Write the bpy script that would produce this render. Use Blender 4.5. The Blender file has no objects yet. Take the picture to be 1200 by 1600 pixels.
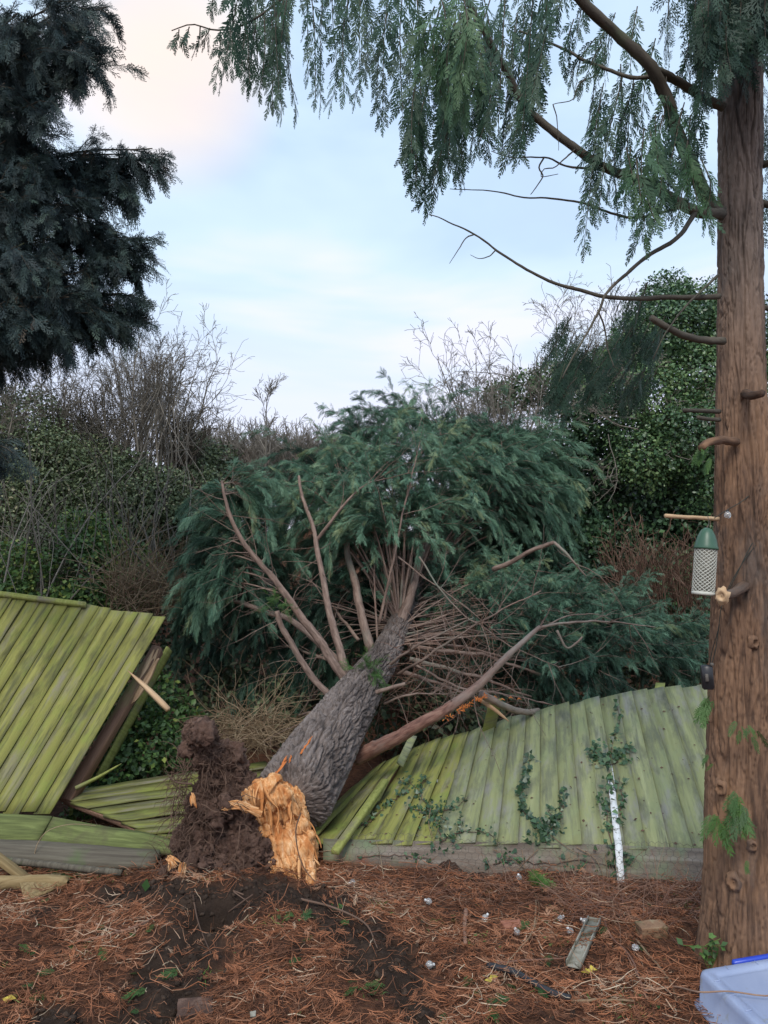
import bpy, math
import numpy as np

# ------------------------------------------------------------------ camera, world, sun, exposure
SC = bpy.context.scene
FPX, CW, CH = 1160.0, 1200.0, 1600.0
PITCH = math.radians(4.93)
CAM = np.array([0.0, 0.0, 1.55])
cam_d = bpy.data.cameras.new("camera")
cam = bpy.data.objects.new("camera", cam_d)
SC.collection.objects.link(cam)
cam.location = CAM
cam.rotation_euler = (math.pi / 2 + PITCH, 0, 0)
cam_d.sensor_fit = 'VERTICAL'
cam_d.sensor_height = 36.0
cam_d.lens = FPX / CH * 36.0
cam_d.clip_start = 0.05
cam_d.clip_end = 2000
SC.camera = cam

_F = np.array([0, math.cos(PITCH), math.sin(PITCH)])
_U = np.array([0, -math.sin(PITCH), math.cos(PITCH)])
_R = np.array([1.0, 0, 0])


def ray(px, py):
    px = np.asarray(px, float)[..., None]
    py = np.asarray(py, float)[..., None]
    return _R * (px - 600) / FPX - _U * (py - 800) / FPX + _F


def W(px, py, Y):
    d = ray(px, py)
    return CAM + d * (np.asarray(Y, float)[..., None] / d[..., 1:2])


def WZ(px, py, z=0.0):
    d = ray(px, py)
    return CAM + d * ((z - CAM[2]) / d[..., 2:3])


SUN_EL, SUN_AZ = math.radians(48), math.radians(192)   # azimuth clockwise from +Y (behind the camera, to the left)
world = bpy.data.worlds.new("World")
SC.world = world
world.use_nodes = True
nt = world.node_tree
for n in list(nt.nodes):
    nt.nodes.remove(n)


def N(tree, typ, **kw):
    n = tree.nodes.new(typ)
    for k, v in kw.items():
        if k == 'inp':
            for a, b in v.items():
                n.inputs[a].default_value = b
        else:
            setattr(n, k, v)
    return n


def lk(tree, a, b):
    tree.links.new(a, b)


out = N(nt, 'ShaderNodeOutputWorld')
bg = N(nt, 'ShaderNodeBackground', inp={'Strength': 0.10})
sky = N(nt, 'ShaderNodeTexSky', sky_type='NISHITA', sun_disc=False, sun_elevation=SUN_EL, sun_rotation=SUN_AZ)
tc = N(nt, 'ShaderNodeTexCoord')
mp = N(nt, 'ShaderNodeMapping', inp={'Scale': (1.2, 1.2, 3.6), 'Location': (3.1, 0.4, 1.2)})
cn = N(nt, 'ShaderNodeTexNoise', inp={'Scale': 1.7, 'Detail': 4.0, 'Roughness': 0.5, 'Distortion': 0.5})
cr = N(nt, 'ShaderNodeValToRGB')
SKYK = 10.0
els = cr.color_ramp.elements


def srgb(r, g, b, k=1.0):
    f = lambda c: (c / 255 / 12.92) if c / 255 <= 0.04045 else ((c / 255 + 0.055) / 1.055) ** 2.4
    return (f(r) * k, f(g) * k, f(b) * k, 1)


els[0].position, els[0].color = 0.34, srgb(186, 207, 240)
els[1].position, els[1].color = 0.68, srgb(230, 233, 249)
e = els.new(0.45); e.color = srgb(190, 214, 242)
e = els.new(0.57); e.color = srgb(204, 226, 247)
# low lavender haze band of cloud toward the horizon
sep = N(nt, 'ShaderNodeSeparateXYZ')
mr = N(nt, 'ShaderNodeMapRange', interpolation_type='SMOOTHSTEP', inp={'From Min': 0.42, 'From Max': 0.16, 'To Min': 0.0, 'To Max': 0.75})
lav = N(nt, 'ShaderNodeMix', data_type='RGBA', inp={'B': srgb(226, 226, 243)})
# warm lit patch of cloud
pd = ray(262, 105); pd = pd / np.linalg.norm(pd)
dp = N(nt, 'ShaderNodeVectorMath', operation='DOT_PRODUCT')
dp.inputs[1].default_value = tuple(pd)
mr2 = N(nt, 'ShaderNodeMapRange', interpolation_type='SMOOTHSTEP', inp={'From Min': 0.989, 'From Max': 1.003})
nz = N(nt, 'ShaderNodeMath', operation='MULTIPLY')
nz2 = N(nt, 'ShaderNodeMapRange', inp={'From Min': 0.3, 'From Max': 0.6, 'To Min': 0.75, 'To Max': 1.0})
pe = N(nt, 'ShaderNodeMix', data_type='RGBA', inp={'B': srgb(255, 232, 214)})
sc10 = N(nt, 'ShaderNodeVectorMath', operation='SCALE', inp={'Scale': 8.4})
mx = N(nt, 'ShaderNodeMix', data_type='RGBA', inp={'Factor': 0.93})
lk(nt, tc.outputs['Generated'], mp.inputs['Vector']); lk(nt, mp.outputs[0], cn.inputs['Vector'])
lk(nt, cn.outputs['Fac'], cr.inputs[0])
lk(nt, tc.outputs['Generated'], sep.inputs[0]); lk(nt, sep.outputs['Z'], mr.inputs['Value'])
lk(nt, mr.outputs[0], lav.inputs['Factor']); lk(nt, cr.outputs['Color'], lav.inputs['A'])
lk(nt, tc.outputs['Generated'], dp.inputs[0]); lk(nt, dp.outputs['Value'], mr2.inputs['Value'])
lk(nt, cn.outputs['Fac'], nz2.inputs['Value']); lk(nt, mr2.outputs[0], nz.inputs[0]); lk(nt, nz2.outputs[0], nz.inputs[1])
lk(nt, nz.outputs[0], pe.inputs['Factor']); lk(nt, lav.outputs['Result'], pe.inputs['A'])
lk(nt, pe.outputs['Result'], sc10.inputs[0])
lk(nt, sky.outputs[0], mx.inputs['A']); lk(nt, sc10.outputs[0], mx.inputs['B'])
lk(nt, mx.outputs['Result'], bg.inputs['Color']); lk(nt, bg.outputs[0], out.inputs[0])

sun_d = bpy.data.lights.new("sun", 'SUN')
sun_d.energy = 1.5
sun_d.angle = math.radians(22)
sun_d.color = (1.0, 0.93, 0.84)
sun = bpy.data.objects.new("sun", sun_d)
SC.collection.objects.link(sun)
sun.rotation_euler = (math.pi / 2 - SUN_EL, 0, -SUN_AZ + math.pi)
SC.view_settings.view_transform = 'Standard'
SC.view_settings.look = 'None'
SC.view_settings.gamma = 1
SC.view_settings.exposure = 0.60

# ------------------------------------------------------------------ helpers
rng = np.random.default_rng(11)
_perm = np.concatenate([np.random.default_rng(3).permutation(256)] * 3)
_grad = np.random.default_rng(4).normal(size=(256, 3))
_grad /= np.linalg.norm(_grad, axis=1)[:, None]


def perlin(p):
    p = np.asarray(p, float)
    i = np.floor(p).astype(np.int64)
    f = p - i
    i &= 255
    u = f * f * f * (f * (f * 6 - 15) + 10)
    res = 0
    for dx in (0, 1):
        wx = u[..., 0] if dx else 1 - u[..., 0]
        for dy in (0, 1):
            wy = u[..., 1] if dy else 1 - u[..., 1]
            for dz in (0, 1):
                wz = u[..., 2] if dz else 1 - u[..., 2]
                h = _perm[_perm[_perm[(i[..., 0] + dx) & 255] + ((i[..., 1] + dy) & 255)] + ((i[..., 2] + dz) & 255)]
                g = _grad[h]
                d = g[..., 0] * (f[..., 0] - dx) + g[..., 1] * (f[..., 1] - dy) + g[..., 2] * (f[..., 2] - dz)
                res = res + wx * wy * wz * d
    return res


def fbm(p, o=4, gain=0.5):
    p = np.asarray(p, float)
    a, s, r = 1.0, 1.0, 0
    for k in range(o):
        r = r + a * perlin(p * s + 17.3 * k)
        a *= gain; s *= 2.03
    return r


def ridged(p, o=4, gain=0.55):
    p = np.asarray(p, float)
    a, s, r = 1.0, 1.0, 0
    for k in range(o):
        r = r + a * (1 - 2 * np.abs(perlin(p * s + 9.1 * k)))
        a *= gain; s *= 2.03
    return r


def nrm(v):
    return v / (np.linalg.norm(v, axis=-1, keepdims=True) + 1e-12)


def sm(a, b, x):
    t = np.clip((x - a) / (b - a), 0, 1)
    return t * t * (3 - 2 * t)


class MB:
    """collects faces; build() links them as ONE mesh object"""

    def __init__(s):
        s.v, s.f, s.r, s.c, s.m, s.n = [], [], [], [], [], 0

    def add(s, V, F, r=0.5, co=None, mi=0):
        V = np.asarray(V, float).reshape(-1, 3)
        F = np.asarray(F, np.int64)
        s.v.append(V)
        s.c.append(V if co is None else np.asarray(co, float).reshape(-1, 3))
        s.f.append(F + s.n)
        r = np.broadcast_to(np.asarray(r, float), (len(F),)) if np.ndim(r) == 0 else np.asarray(r, float)
        s.r.append(r)
        s.m.append(np.full(len(F), mi, np.int32))
        s.n += len(V)

    def build(s, name, mats, parent=None, smooth=False, loc=None, soil=None):
        V = np.concatenate(s.v); C = np.concatenate(s.c)
        org = np.zeros(3)
        if parent is not None:
            org = np.array(parent['_o']) if '_o' in parent else np.zeros(3)
        elif loc is not None:
            org = np.asarray(loc, float)
        me = bpy.data.meshes.new(name)
        me.vertices.add(len(V))
        me.vertices.foreach_set('co', (V - org).astype(np.float32).ravel())
        loops = np.concatenate([f.ravel() for f in s.f])
        tot = np.concatenate([np.full(len(f), f.shape[1]) for f in s.f])
        st = np.concatenate([[0], np.cumsum(tot)[:-1]])
        me.loops.add(len(loops))
        me.loops.foreach_set('vertex_index', loops.astype(np.int32))
        me.polygons.add(len(tot))
        me.polygons.foreach_set('loop_start', st.astype(np.int32))
        me.polygons.foreach_set('loop_total', tot.astype(np.int32))
        me.polygons.foreach_set('material_index', np.concatenate(s.m))
        if smooth:
            me.polygons.foreach_set('use_smooth', np.ones(len(tot), bool))
        a = me.attributes.new('rnd', 'FLOAT', 'FACE')
        a.data.foreach_set('value', np.concatenate(s.r).astype(np.float32))
        a = me.attributes.new('co', 'FLOAT_VECTOR', 'POINT')
        a.data.foreach_set('vector', C.astype(np.float32).ravel())
        if soil is not None:
            a = me.attributes.new('soil', 'FLOAT', 'POINT')
            a.data.foreach_set('value', soil.astype(np.float32))
        me.update(calc_edges=True)
        for m in (mats if isinstance(mats, (list, tuple)) else [mats]):
            me.materials.append(m)
        o = bpy.data.objects.new(name, me)
        SC.collection.objects.link(o)
        if parent is not None:
            o.parent = parent
            if '_o' in parent:
                o['_o'] = list(map(float, org))
        else:
            o.location = org
            o['_o'] = list(map(float, org))
        return o

    def thing(s, name, label, cat, mats, group=None, kind=None, smooth=False):
        V = np.concatenate(s.v)
        loc = np.array([(V[:, 0].min() + V[:, 0].max()) / 2, (V[:, 1].min() + V[:, 1].max()) / 2, V[:, 2].min()])
        o = s.build(name, mats, loc=loc, smooth=smooth)
        return tag(o, label, cat, group, kind)


def tag(o, label=None, cat=None, group=None, kind=None):
    if label: o['label'] = label
    if cat: o['category'] = cat
    if group: o['group'] = group
    if kind: o['kind'] = kind
    return o


def thing(name, label, cat, loc, group=None, kind=None):
    o = bpy.data.objects.new(name, None)
    SC.collection.objects.link(o)
    o.location = tuple(map(float, loc))
    o.empty_display_size = 0.1
    o['_o'] = list(map(float, loc))
    return tag(o, label, cat, group, kind)


def tubes(mb, P, R, sides=3, r=None, cap=False, co=True, jit=0.0):
    """batch of tubes P[n,k,3], R[n,k]"""
    P = np.asarray(P, float); R = np.asarray(R, float)
    if P.ndim == 2:
        P = P[None]; R = R[None]
    n, k, _ = P.shape
    T = nrm(np.gradient(P, axis=1)) if k > 2 else nrm(np.repeat(P[:, 1:] - P[:, :1], 2, axis=1))
    D = nrm(P[:, -1] - P[:, 0])
    ref = rng.normal(size=(n, 3))
    ref = nrm(ref - (ref * D).sum(-1, keepdims=True) * D)[:, None, :]
    A = nrm(ref - (ref * T).sum(-1, keepdims=True) * T)
    B = np.cross(T, A)
    th = np.arange(sides) * 2 * np.pi / sides
    c, s_ = np.cos(th)[None, None, :, None], np.sin(th)[None, None, :, None]
    rad = R[:, :, None, None]
    if jit:
        rad = rad * (1 + jit * rng.normal(size=(n, k, sides, 1)))
    V = P[:, :, None, :] + rad * (c * A[:, :, None, :] + s_ * B[:, :, None, :])
    if co:
        L = np.concatenate([np.zeros((n, 1)), np.cumsum(np.linalg.norm(np.diff(P, axis=1), axis=-1), axis=1)], axis=1)
        off = rng.uniform(0, 50, (n, 1, 1))
        CO = np.stack([np.broadcast_to(R[:, :, None] * np.cos(th), (n, k, sides)) + off,
                       np.broadcast_to(R[:, :, None] * np.sin(th), (n, k, sides)),
                       np.broadcast_to(L[:, :, None], (n, k, sides))], -1)
    else:
        CO = None
    base = (np.arange(n) * k * sides)[:, None, None]
    ii = (np.arange(k - 1) * sides)[None, :, None]
    jj = np.arange(sides)[None, None, :]
    j2 = (np.arange(sides) + 1) % sides
    j2 = j2[None, None, :]
    F = np.stack([base + ii + jj, base + ii + j2, base + ii + sides + j2, base + ii + sides + jj], -1).reshape(-1, 4)
    if r is None:
        r = rng.uniform(size=n)
    r = np.broadcast_to(np.asarray(r, float), (n,))
    mb.add(V, F, np.repeat(r, (k - 1) * sides), CO)
    if cap:
        nn = mb.n - n * k * sides
        for q in range(n):
            b0 = q * k * sides
            fa = np.arange(sides)[::-1][None] + b0
            fb = np.arange(sides)[None] + b0 + (k - 1) * sides
            mb.f.append(np.concatenate([fa, fb]) + nn)
            mb.r.append(np.full(2, r[q])); mb.m.append(np.zeros(2, np.int32))


def cm(pts, n):
    """Catmull-Rom resample of a polyline of any dimension"""
    pts = np.asarray(pts, float)
    if len(pts) == 2:
        t = np.linspace(0, 1, n)[:, None]
        return pts[0] * (1 - t) + pts[1] * t
    P = np.vstack([2 * pts[0] - pts[1], pts, 2 * pts[-1] - pts[-2]])
    m = len(pts) - 1
    seg = np.linalg.norm(np.diff(pts[:, :3], axis=0), axis=1) + 1e-9
    cum = np.concatenate([[0], np.cumsum(seg)])
    s = np.linspace(0, cum[-1], n)
    i = np.clip(np.searchsorted(cum, s, side='right') - 1, 0, m - 1)
    t = ((s - cum[i]) / seg[i])[:, None]
    p0, p1, p2, p3 = P[i], P[i + 1], P[i + 2], P[i + 3]
    return 0.5 * (2 * p1 + (p2 - p0) * t + (2 * p0 - 5 * p1 + 4 * p2 - p3) * t ** 2 + (-p0 + 3 * p1 - 3 * p2 + p3) * t ** 3)


def pxline(pts, Y=None):
    """pixel polyline -> world; items (px,py) with common Y or (px,py,Y)"""
    a = np.array([(p[0], p[1], p[2] if len(p) > 2 else Y) for p in pts], float)
    return W(a[:, 0], a[:, 1], a[:, 2])


def limb(mb, pts, r0, r1, n=28, sides=9, wob=0.012, Y=None, rr=None, cap=True, world=False, power=1.0):
    P = cm(pts if world else pxline(pts, Y), n)
    L = np.linalg.norm(P[-1] - P[0])
    q = np.linspace(0, 1, n)
    sd = rng.uniform(0, 99)
    for a in range(3):
        P[:, a] += wob * L * fbm(np.stack([q * 5 + sd, q * 0 + a * 7, q * 0], -1), 3) * np.minimum(1, q * 6)
    R = r0 + (r1 - r0) * q ** power
    R = R * (1 + 0.07 * fbm(np.stack([q * 14, q * 0 + sd, q * 0], -1), 2))
    tubes(mb, P, R, sides, r=rr, cap=cap, jit=0.06)
    return P


def grow(P0, D0, L0, R0, specs, k=6, grav=0.0):
    """vectorised recursive branching.  specs: per level dict(n, len, ang, wob, up, r)"""
    P0 = np.atleast_2d(np.asarray(P0, float)); D0 = nrm(np.atleast_2d(np.asarray(D0, float)))
    L0 = np.asarray(L0, float).reshape(-1); R0 = np.asarray(R0, float).reshape(-1)
    outl = []
    for lv, sp in enumerate(specs):
        n = len(P0)
        P = np.zeros((n, k, 3)); P[:, 0] = P0
        D = D0.copy()
        st = (L0 / (k - 1))[:, None]
        Ds = np.zeros((n, k, 3)); Ds[:, 0] = D
        for i in range(1, k):
            D = nrm(D + rng.normal(size=(n, 3)) * sp.get('wob', 0.2) + np.array([0, 0, sp.get('up', 0.0)]))
            P[:, i] = P[:, i - 1] + D * st
            Ds[:, i] = D
        tap = np.linspace(1, sp.get('tip', 0.45), k)[None]
        R = R0[:, None] * tap
        outl.append((P, R, Ds))
        if lv == len(specs) - 1:
            break
        nx = specs[lv + 1]
        m = nx['n']
        idx = np.repeat(np.arange(n), m)
        t = rng.uniform(nx.get('t0', 0.2), 1.0, len(idx)) * (k - 1)
        i0 = np.minimum(t.astype(int), k - 2); fr = (t - i0)[:, None]
        P0 = P[idx, i0] * (1 - fr) + P[idx, i0 + 1] * fr
        Dp = Ds[idx, i0]
        rv = rng.normal(size=(len(idx), 3)); rv = nrm(rv - (rv * Dp).sum(-1, keepdims=True) * Dp)
        an = rng.normal(nx.get('ang', 0.7), 0.18, len(idx))[:, None]
        D0 = nrm(Dp * np.cos(an) + rv * np.sin(an))
        L0 = L0[idx] * nx['len'] * rng.uniform(0.55, 1.15, len(idx)) * (1.15 - 0.5 * t / (k - 1))
        R0 = np.maximum(R[idx, i0] * nx.get('r', 0.55), 0.0012)
    return outl


def spray_tmpl(n=9, w=0.035, seed=0, ang=0.65, L=0.42, zf=0.05, sub=0, subL=0.3):
    """flat conifer spray along +X of length 1; sub>0 adds leaflets on each side shoot"""
    g = np.random.default_rng(seed)
    V, F = [], []

    def tri(a, d, l, wd, zz=0.0):
        d = d / np.linalg.norm(d)
        s = np.cross([0, 0, 1], d)
        b = len(V)
        mid = a + d * l * 0.45 + np.array([0, 0, zz])
        V.extend([a, mid + s * wd * 0.5, a + d * l, mid - s * wd * 0.5])
        F.append((b, b + 1, b + 2, b + 3))
    tri(np.zeros(3), np.array([1.0, 0, 0]), 1.0, w * 0.9)
    for i in range(n):
        t = (i + 0.6) / n * 0.92
        for sgn in (-1, 1):
            tt = t + (0.03 if sgn > 0 else 0) + g.uniform(-.015, .015)
            a = np.array([tt, 0, 0])
            an = ang * g.uniform(0.8, 1.2)
            d = np.array([math.cos(an), sgn * math.sin(an), g.normal() * zf * 3])
            l = L * (1.05 - tt) ** 0.8 * (0.55 + 0.9 * min(1, tt * 3 + 0.2)) * g.uniform(0.75, 1.1)
            tri(a, d, l, w, g.normal() * zf * 0.3)
            if sub:
                for j in range(sub):
                    u = (j + 0.7) / sub * 0.9
                    for s2 in (-1, 1):
                        bp = a + d / np.linalg.norm(d) * l * (u + 0.04 * s2)
                        a2 = math.atan2(d[1], d[0]) + s2 * 0.6 * g.uniform(.8, 1.2)
                        d2 = np.array([math.cos(a2), math.sin(a2), g.normal() * zf])
                        tri(bp, d2, l * subL * (1.15 - u) * g.uniform(.8, 1.2), w * 0.85)
    return np.array(V), np.array(F)


def place(mb, tm, O, D, Nn, S, droop=0.0, r=None, curl=None):
    tV, tF = tm
    n = len(O)
    if n == 0:
        return
    X = nrm(D); Z = nrm(Nn - (Nn * X).sum(-1, keepdims=True) * X); Yv = np.cross(Z, X)
    S = np.broadcast_to(np.asarray(S, float), (n,))[:, None, None]
    V = O[:, None, :] + S * (tV[None, :, 0:1] * X[:, None] + tV[None, :, 1:2] * Yv[:, None] + tV[None, :, 2:3] * Z[:, None])
    dr = np.broadcast_to(np.asarray(droop, float), (n,))[:, None]
    V[:, :, 2] -= dr * S[:, :, 0] * tV[None, :, 0] ** 2
    nv = len(tV)
    F = (tF[None] + (np.arange(n) * nv)[:, None, None]).reshape(-1, tF.shape[1])
    if r is None:
        r = rng.uniform(size=n)
    mb.add(V, F, np.repeat(r, len(tF)), np.zeros((n * nv, 3)))


# ------------------------------------------------------------------ materials
def mat(name, cols, scale=6.0, stretch=(1, 1, 1), rough=0.85, u=0.5, detail=6, bump=0.0, bscale=None, bdist=0.01,
        spec=0.3, trans=0.0, stains=None, extra=None, distort=0.4, stretch2=None):
    m = bpy.data.materials.new(name)
    m.use_nodes = True
    t = m.node_tree
    b = t.nodes['Principled BSDF']
    b.inputs['Roughness'].default_value = rough
    b.inputs['Specular IOR Level'].default_value = spec
    at = N(t, 'ShaderNodeAttribute', attribute_name='co')
    ar = N(t, 'ShaderNodeAttribute', attribute_name='rnd')
    mpn = N(t, 'ShaderNodeMapping', inp={'Scale': stretch})
    lk(t, at.outputs['Vector'], mpn.inputs['Vector'])
    ramp = N(t, 'ShaderNodeValToRGB')
    el = ramp.color_ramp.elements
    for i, (p, c) in enumerate(cols):
        if i < 2:
            q = el[i]; q.position = p
        else:
            q = el.new(p)
        q.color = (*c, 1)
    if u >= 1.0:
        lk(t, ar.outputs['Fac'], ramp.inputs[0])
    else:
        nz_ = N(t, 'ShaderNodeTexNoise', inp={'Scale': scale, 'Detail': detail, 'Roughness': 0.62, 'Distortion': distort})
        lk(t, mpn.outputs[0], nz_.inputs['Vector'])
        st_ = N(t, 'ShaderNodeMapRange', inp={'From Min': 0.28, 'From Max': 0.72})
        lk(t, nz_.outputs['Fac'], st_.inputs['Value'])
        mi = N(t, 'ShaderNodeMix', data_type='FLOAT', inp={'Factor': u})
        lk(t, st_.outputs[0], mi.inputs['A']); lk(t, ar.outputs['Fac'], mi.inputs['B'])
        lk(t, mi.outputs['Result'], ramp.inputs[0])
    col = ramp.outputs['Color']
    for sx in (stains or []):
        # (colour, scale, lo, hi, stretch)
        c, s_, lo, hi, stv = sx
        mp2 = N(t, 'ShaderNodeMapping', inp={'Scale': stv, 'Location': (s_ * 1.7, 3.1, s_)})
        lk(t, at.outputs['Vector'], mp2.inputs['Vector'])
        n2 = N(t, 'ShaderNodeTexNoise', inp={'Scale': s_, 'Detail': 5.0, 'Roughness': 0.65})
        lk(t, mp2.outputs[0], n2.inputs['Vector'])
        r2 = N(t, 'ShaderNodeMapRange', inp={'From Min': lo, 'From Max': hi})
        lk(t, n2.outputs['Fac'], r2.inputs['Value'])
        mm = N(t, 'ShaderNodeMix', data_type='RGBA', inp={'B': (*c, 1)})
        lk(t, r2.outputs[0], mm.inputs['Factor']); lk(t, col, mm.inputs['A'])
        col = mm.outputs['Result']
    lk(t, col, b.inputs['Base Color'])
    if bump:
        n3 = N(t, 'ShaderNodeTexNoise', inp={'Scale': bscale or scale * 4, 'Detail': 6.0, 'Roughness': 0.7})
        mp3 = N(t, 'ShaderNodeMapping', inp={'Scale': stretch2 or stretch})
        lk(t, at.outputs['Vector'], mp3.inputs['Vector']); lk(t, mp3.outputs[0], n3.inputs['Vector'])
        bp = N(t, 'ShaderNodeBump', inp={'Strength': bump, 'Distance': bdist})
        lk(t, n3.outputs['Fac'], bp.inputs['Height']); lk(t, bp.outputs[0], b.inputs['Normal'])
    if trans:
        tr = N(t, 'ShaderNodeBsdfTranslucent')
        ms = N(t, 'ShaderNodeMixShader', inp={'Fac': trans})
        o_ = t.nodes['Material Output']
        lk(t, col, tr.inputs['Color']); lk(t, b.outputs[0], ms.inputs[1]); lk(t, tr.outputs[0], ms.inputs[2])
        lk(t, ms.outputs[0], o_.inputs['Surface'])
    return m


M = {}
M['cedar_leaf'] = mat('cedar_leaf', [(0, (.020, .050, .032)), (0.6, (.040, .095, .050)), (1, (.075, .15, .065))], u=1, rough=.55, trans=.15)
M['sprig_leaf'] = mat('sprig_leaf', [(0, (.035, .085, .025)), (1, (.10, .20, .05))], u=1, rough=.5, trans=.2)
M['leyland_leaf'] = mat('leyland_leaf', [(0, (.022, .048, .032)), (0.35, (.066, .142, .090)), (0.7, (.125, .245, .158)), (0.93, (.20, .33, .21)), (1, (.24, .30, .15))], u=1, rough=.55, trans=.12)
M['dark_conifer'] = mat('dark_conifer', [(0, (.026, .042, .046)), (0.7, (.055, .088, .080)), (0.96, (.075, .12, .09)), (1, (.12, .08, .06))], u=1, rough=.6, trans=.1)
M['ivy_leaf'] = mat('ivy_leaf', [(0, (.022, .052, .026)), (0.5, (.058, .120, .052)), (0.88, (.11, .20, .075)), (1, (.18, .27, .10))], u=1, rough=.38, spec=.5, trans=.1)
M['bramble_leaf'] = mat('bramble_leaf', [(0, (.030, .058, .024)), (0.5, (.070, .135, .045)), (0.85, (.12, .22, .055)), (1, (.24, .29, .07))], u=1, rough=.45, trans=.12)
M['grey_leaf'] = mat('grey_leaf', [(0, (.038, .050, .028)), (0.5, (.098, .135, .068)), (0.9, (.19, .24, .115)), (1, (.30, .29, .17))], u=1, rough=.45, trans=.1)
M['bare_twig'] = mat('bare_twig', [(0, (.095, .085, .066)), (0.6, (.19, .17, .14)), (1, (.31, .28, .235))], u=.8, scale=8, rough=.9)
M['dark_twig'] = mat('dark_twig', [(0, (.04, .033, .027)), (1, (.12, .10, .075))], u=.8, scale=8, rough=.9)
M['straw_stalk'] = mat('straw_stalk', [(0, (.13, .085, .05)), (0.5, (.26, .18, .11)), (1, (.40, .31, .20))], u=.9, scale=8, rough=.9)
M['dead_brown'] = mat('dead_brown', [(0, (.06, .035, .025)), (0.6, (.15, .085, .055)), (1, (.24, .16, .12))], u=.9, scale=8, rough=.9)
M['bark'] = mat('bark', [(0, (.026, .018, .014)), (0.35, (.105, .062, .041)), (0.7, (.225, .130, .078)), (1, (.35, .215, .130))], scale=75, stretch=(1.0, 1.0, .13), u=.50, rough=.9,
                bump=.9, bscale=30, bdist=.006, stains=[((.36, .20, .105), 3.0, .50, .74, (1, 1, .35)), ((.12, .10, .088), 4.5, .52, .76, (1, 1, .4))])
M['grey_bark'] = mat('grey_bark', [(0, (.026, .020, .017)), (0.4, (.105, .084, .074)), (0.75, (.225, .185, .165)), (1, (.36, .31, .28))], scale=52, stretch=(1.0, 1.0, .17), u=.62, distort=.9, detail=8, rough=.9,
                     bump=1.0, bscale=45, bdist=.008, stains=[((.15, .105, .07), 3, .62, .8, (1, 1, .6))])
M['limb_bark'] = mat('limb_bark', [(0, (.075, .05, .04)), (0.45, (.21, .145, .115)), (1, (.37, .28, .225))], scale=34, stretch=(1.5, 1.5, .35), u=.25, rough=.8,
                     bump=.5, bscale=40, bdist=.003, stains=[((.17, .19, .15), 4, .55, .7, (1, 1, .3)), ((.22, .10, .07), 5, .6, .75, (1, 1, .4))])
M['red_limb'] = mat('red_limb', [(0, (.06, .028, .022)), (0.5, (.185, .09, .065)), (1, (.30, .18, .13))], scale=34, stretch=(1.5, 1.5, .35), u=.05, rough=.75,
                    bump=.6, bscale=40, bdist=.004, stains=[((.27, .225, .19), 3, .46, .64, (1, 1, .35)), ((.07, .045, .035), 9, .58, .7, (1, 1, .4))])
M['branch_dark'] = mat('branch_dark', [(0, (.04, .035, .028)), (0.5, (.09, .078, .06)), (1, (.15, .13, .10))], scale=34, stretch=(1.5, 1.5, .35), u=.2, rough=.85, bump=.5, bscale=40, bdist=.003,
                       stains=[((.09, .12, .06), 4, .55, .72, (1, 1, .4))])
M['torn_wood'] = mat('torn_wood', [(0, (.16, .05, .018)), (0.25, (.46, .17, .05)), (0.5, (.70, .36, .15)), (0.75, (.80, .52, .29)), (1, (.86, .67, .46))], scale=40, stretch=(1.6, 1.6, .22), u=.30, rough=.8,
                     bump=.8, bscale=60, bdist=.006, spec=.2, stains=[((.50, .19, .06), 11, .50, .62, (1, 1, .45)), ((.16, .06, .025), 14, .60, .68, (1, 1, .5))])
M['pale_wood'] = mat('pale_wood', [(0, (.30, .17, .09)), (0.5, (.50, .33, .19)), (1, (.66, .50, .32))], scale=12, stretch=(1.5, 1.5, .2), u=.3, rough=.8, bump=.4, bscale=50, bdist=.003)
M['tan_wood'] = mat('tan_wood', [(0, (.12, .085, .035)), (0.5, (.24, .17, .08)), (1, (.36, .27, .14))], scale=26, stretch=(2, 2, .15), u=.2, rough=.9, bump=.5, bscale=40, bdist=.003)
M['post_wood'] = mat('post_wood', [(0, (.10, .055, .035)), (0.5, (.20, .115, .075)), (1, (.30, .19, .12))], scale=26, stretch=(2, 2, .15), u=.2, rough=.9, bump=.5, bscale=40, bdist=.004,
                     stains=[((.07, .04, .025), 6, .6, .7, (1, 1, .8)), ((.16, .18, .06), 4, .58, .75, (1, 1, .5))])
# the standing trunk's bark turns greyer and darker higher up (co.z runs along the stem)
_t = M['bark'].node_tree; _b = _t.nodes['Principled BSDF']; _src = _b.inputs['Base Color'].links[0].from_socket
_at = N(_t, 'ShaderNodeAttribute', attribute_name='co'); _sx = N(_t, 'ShaderNodeSeparateXYZ'); lk(_t, _at.outputs['Vector'], _sx.inputs[0])
_mr = N(_t, 'ShaderNodeMapRange', interpolation_type='SMOOTHSTEP', inp={'From Min': 1.9, 'From Max': 3.2, 'To Min': 0.0, 'To Max': .8}); lk(_t, _sx.outputs['Z'], _mr.inputs['Value'])
_hs = N(_t, 'ShaderNodeHueSaturation', inp={'Saturation': .42, 'Value': .72}); lk(_t, _src, _hs.inputs['Color'])
_mm = N(_t, 'ShaderNodeMix', data_type='RGBA'); lk(_t, _mr.outputs[0], _mm.inputs['Factor']); lk(_t, _src, _mm.inputs['A']); lk(_t, _hs.outputs[0], _mm.inputs['B']); lk(_t, _mm.outputs['Result'], _b.inputs['Base Color'])
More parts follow.
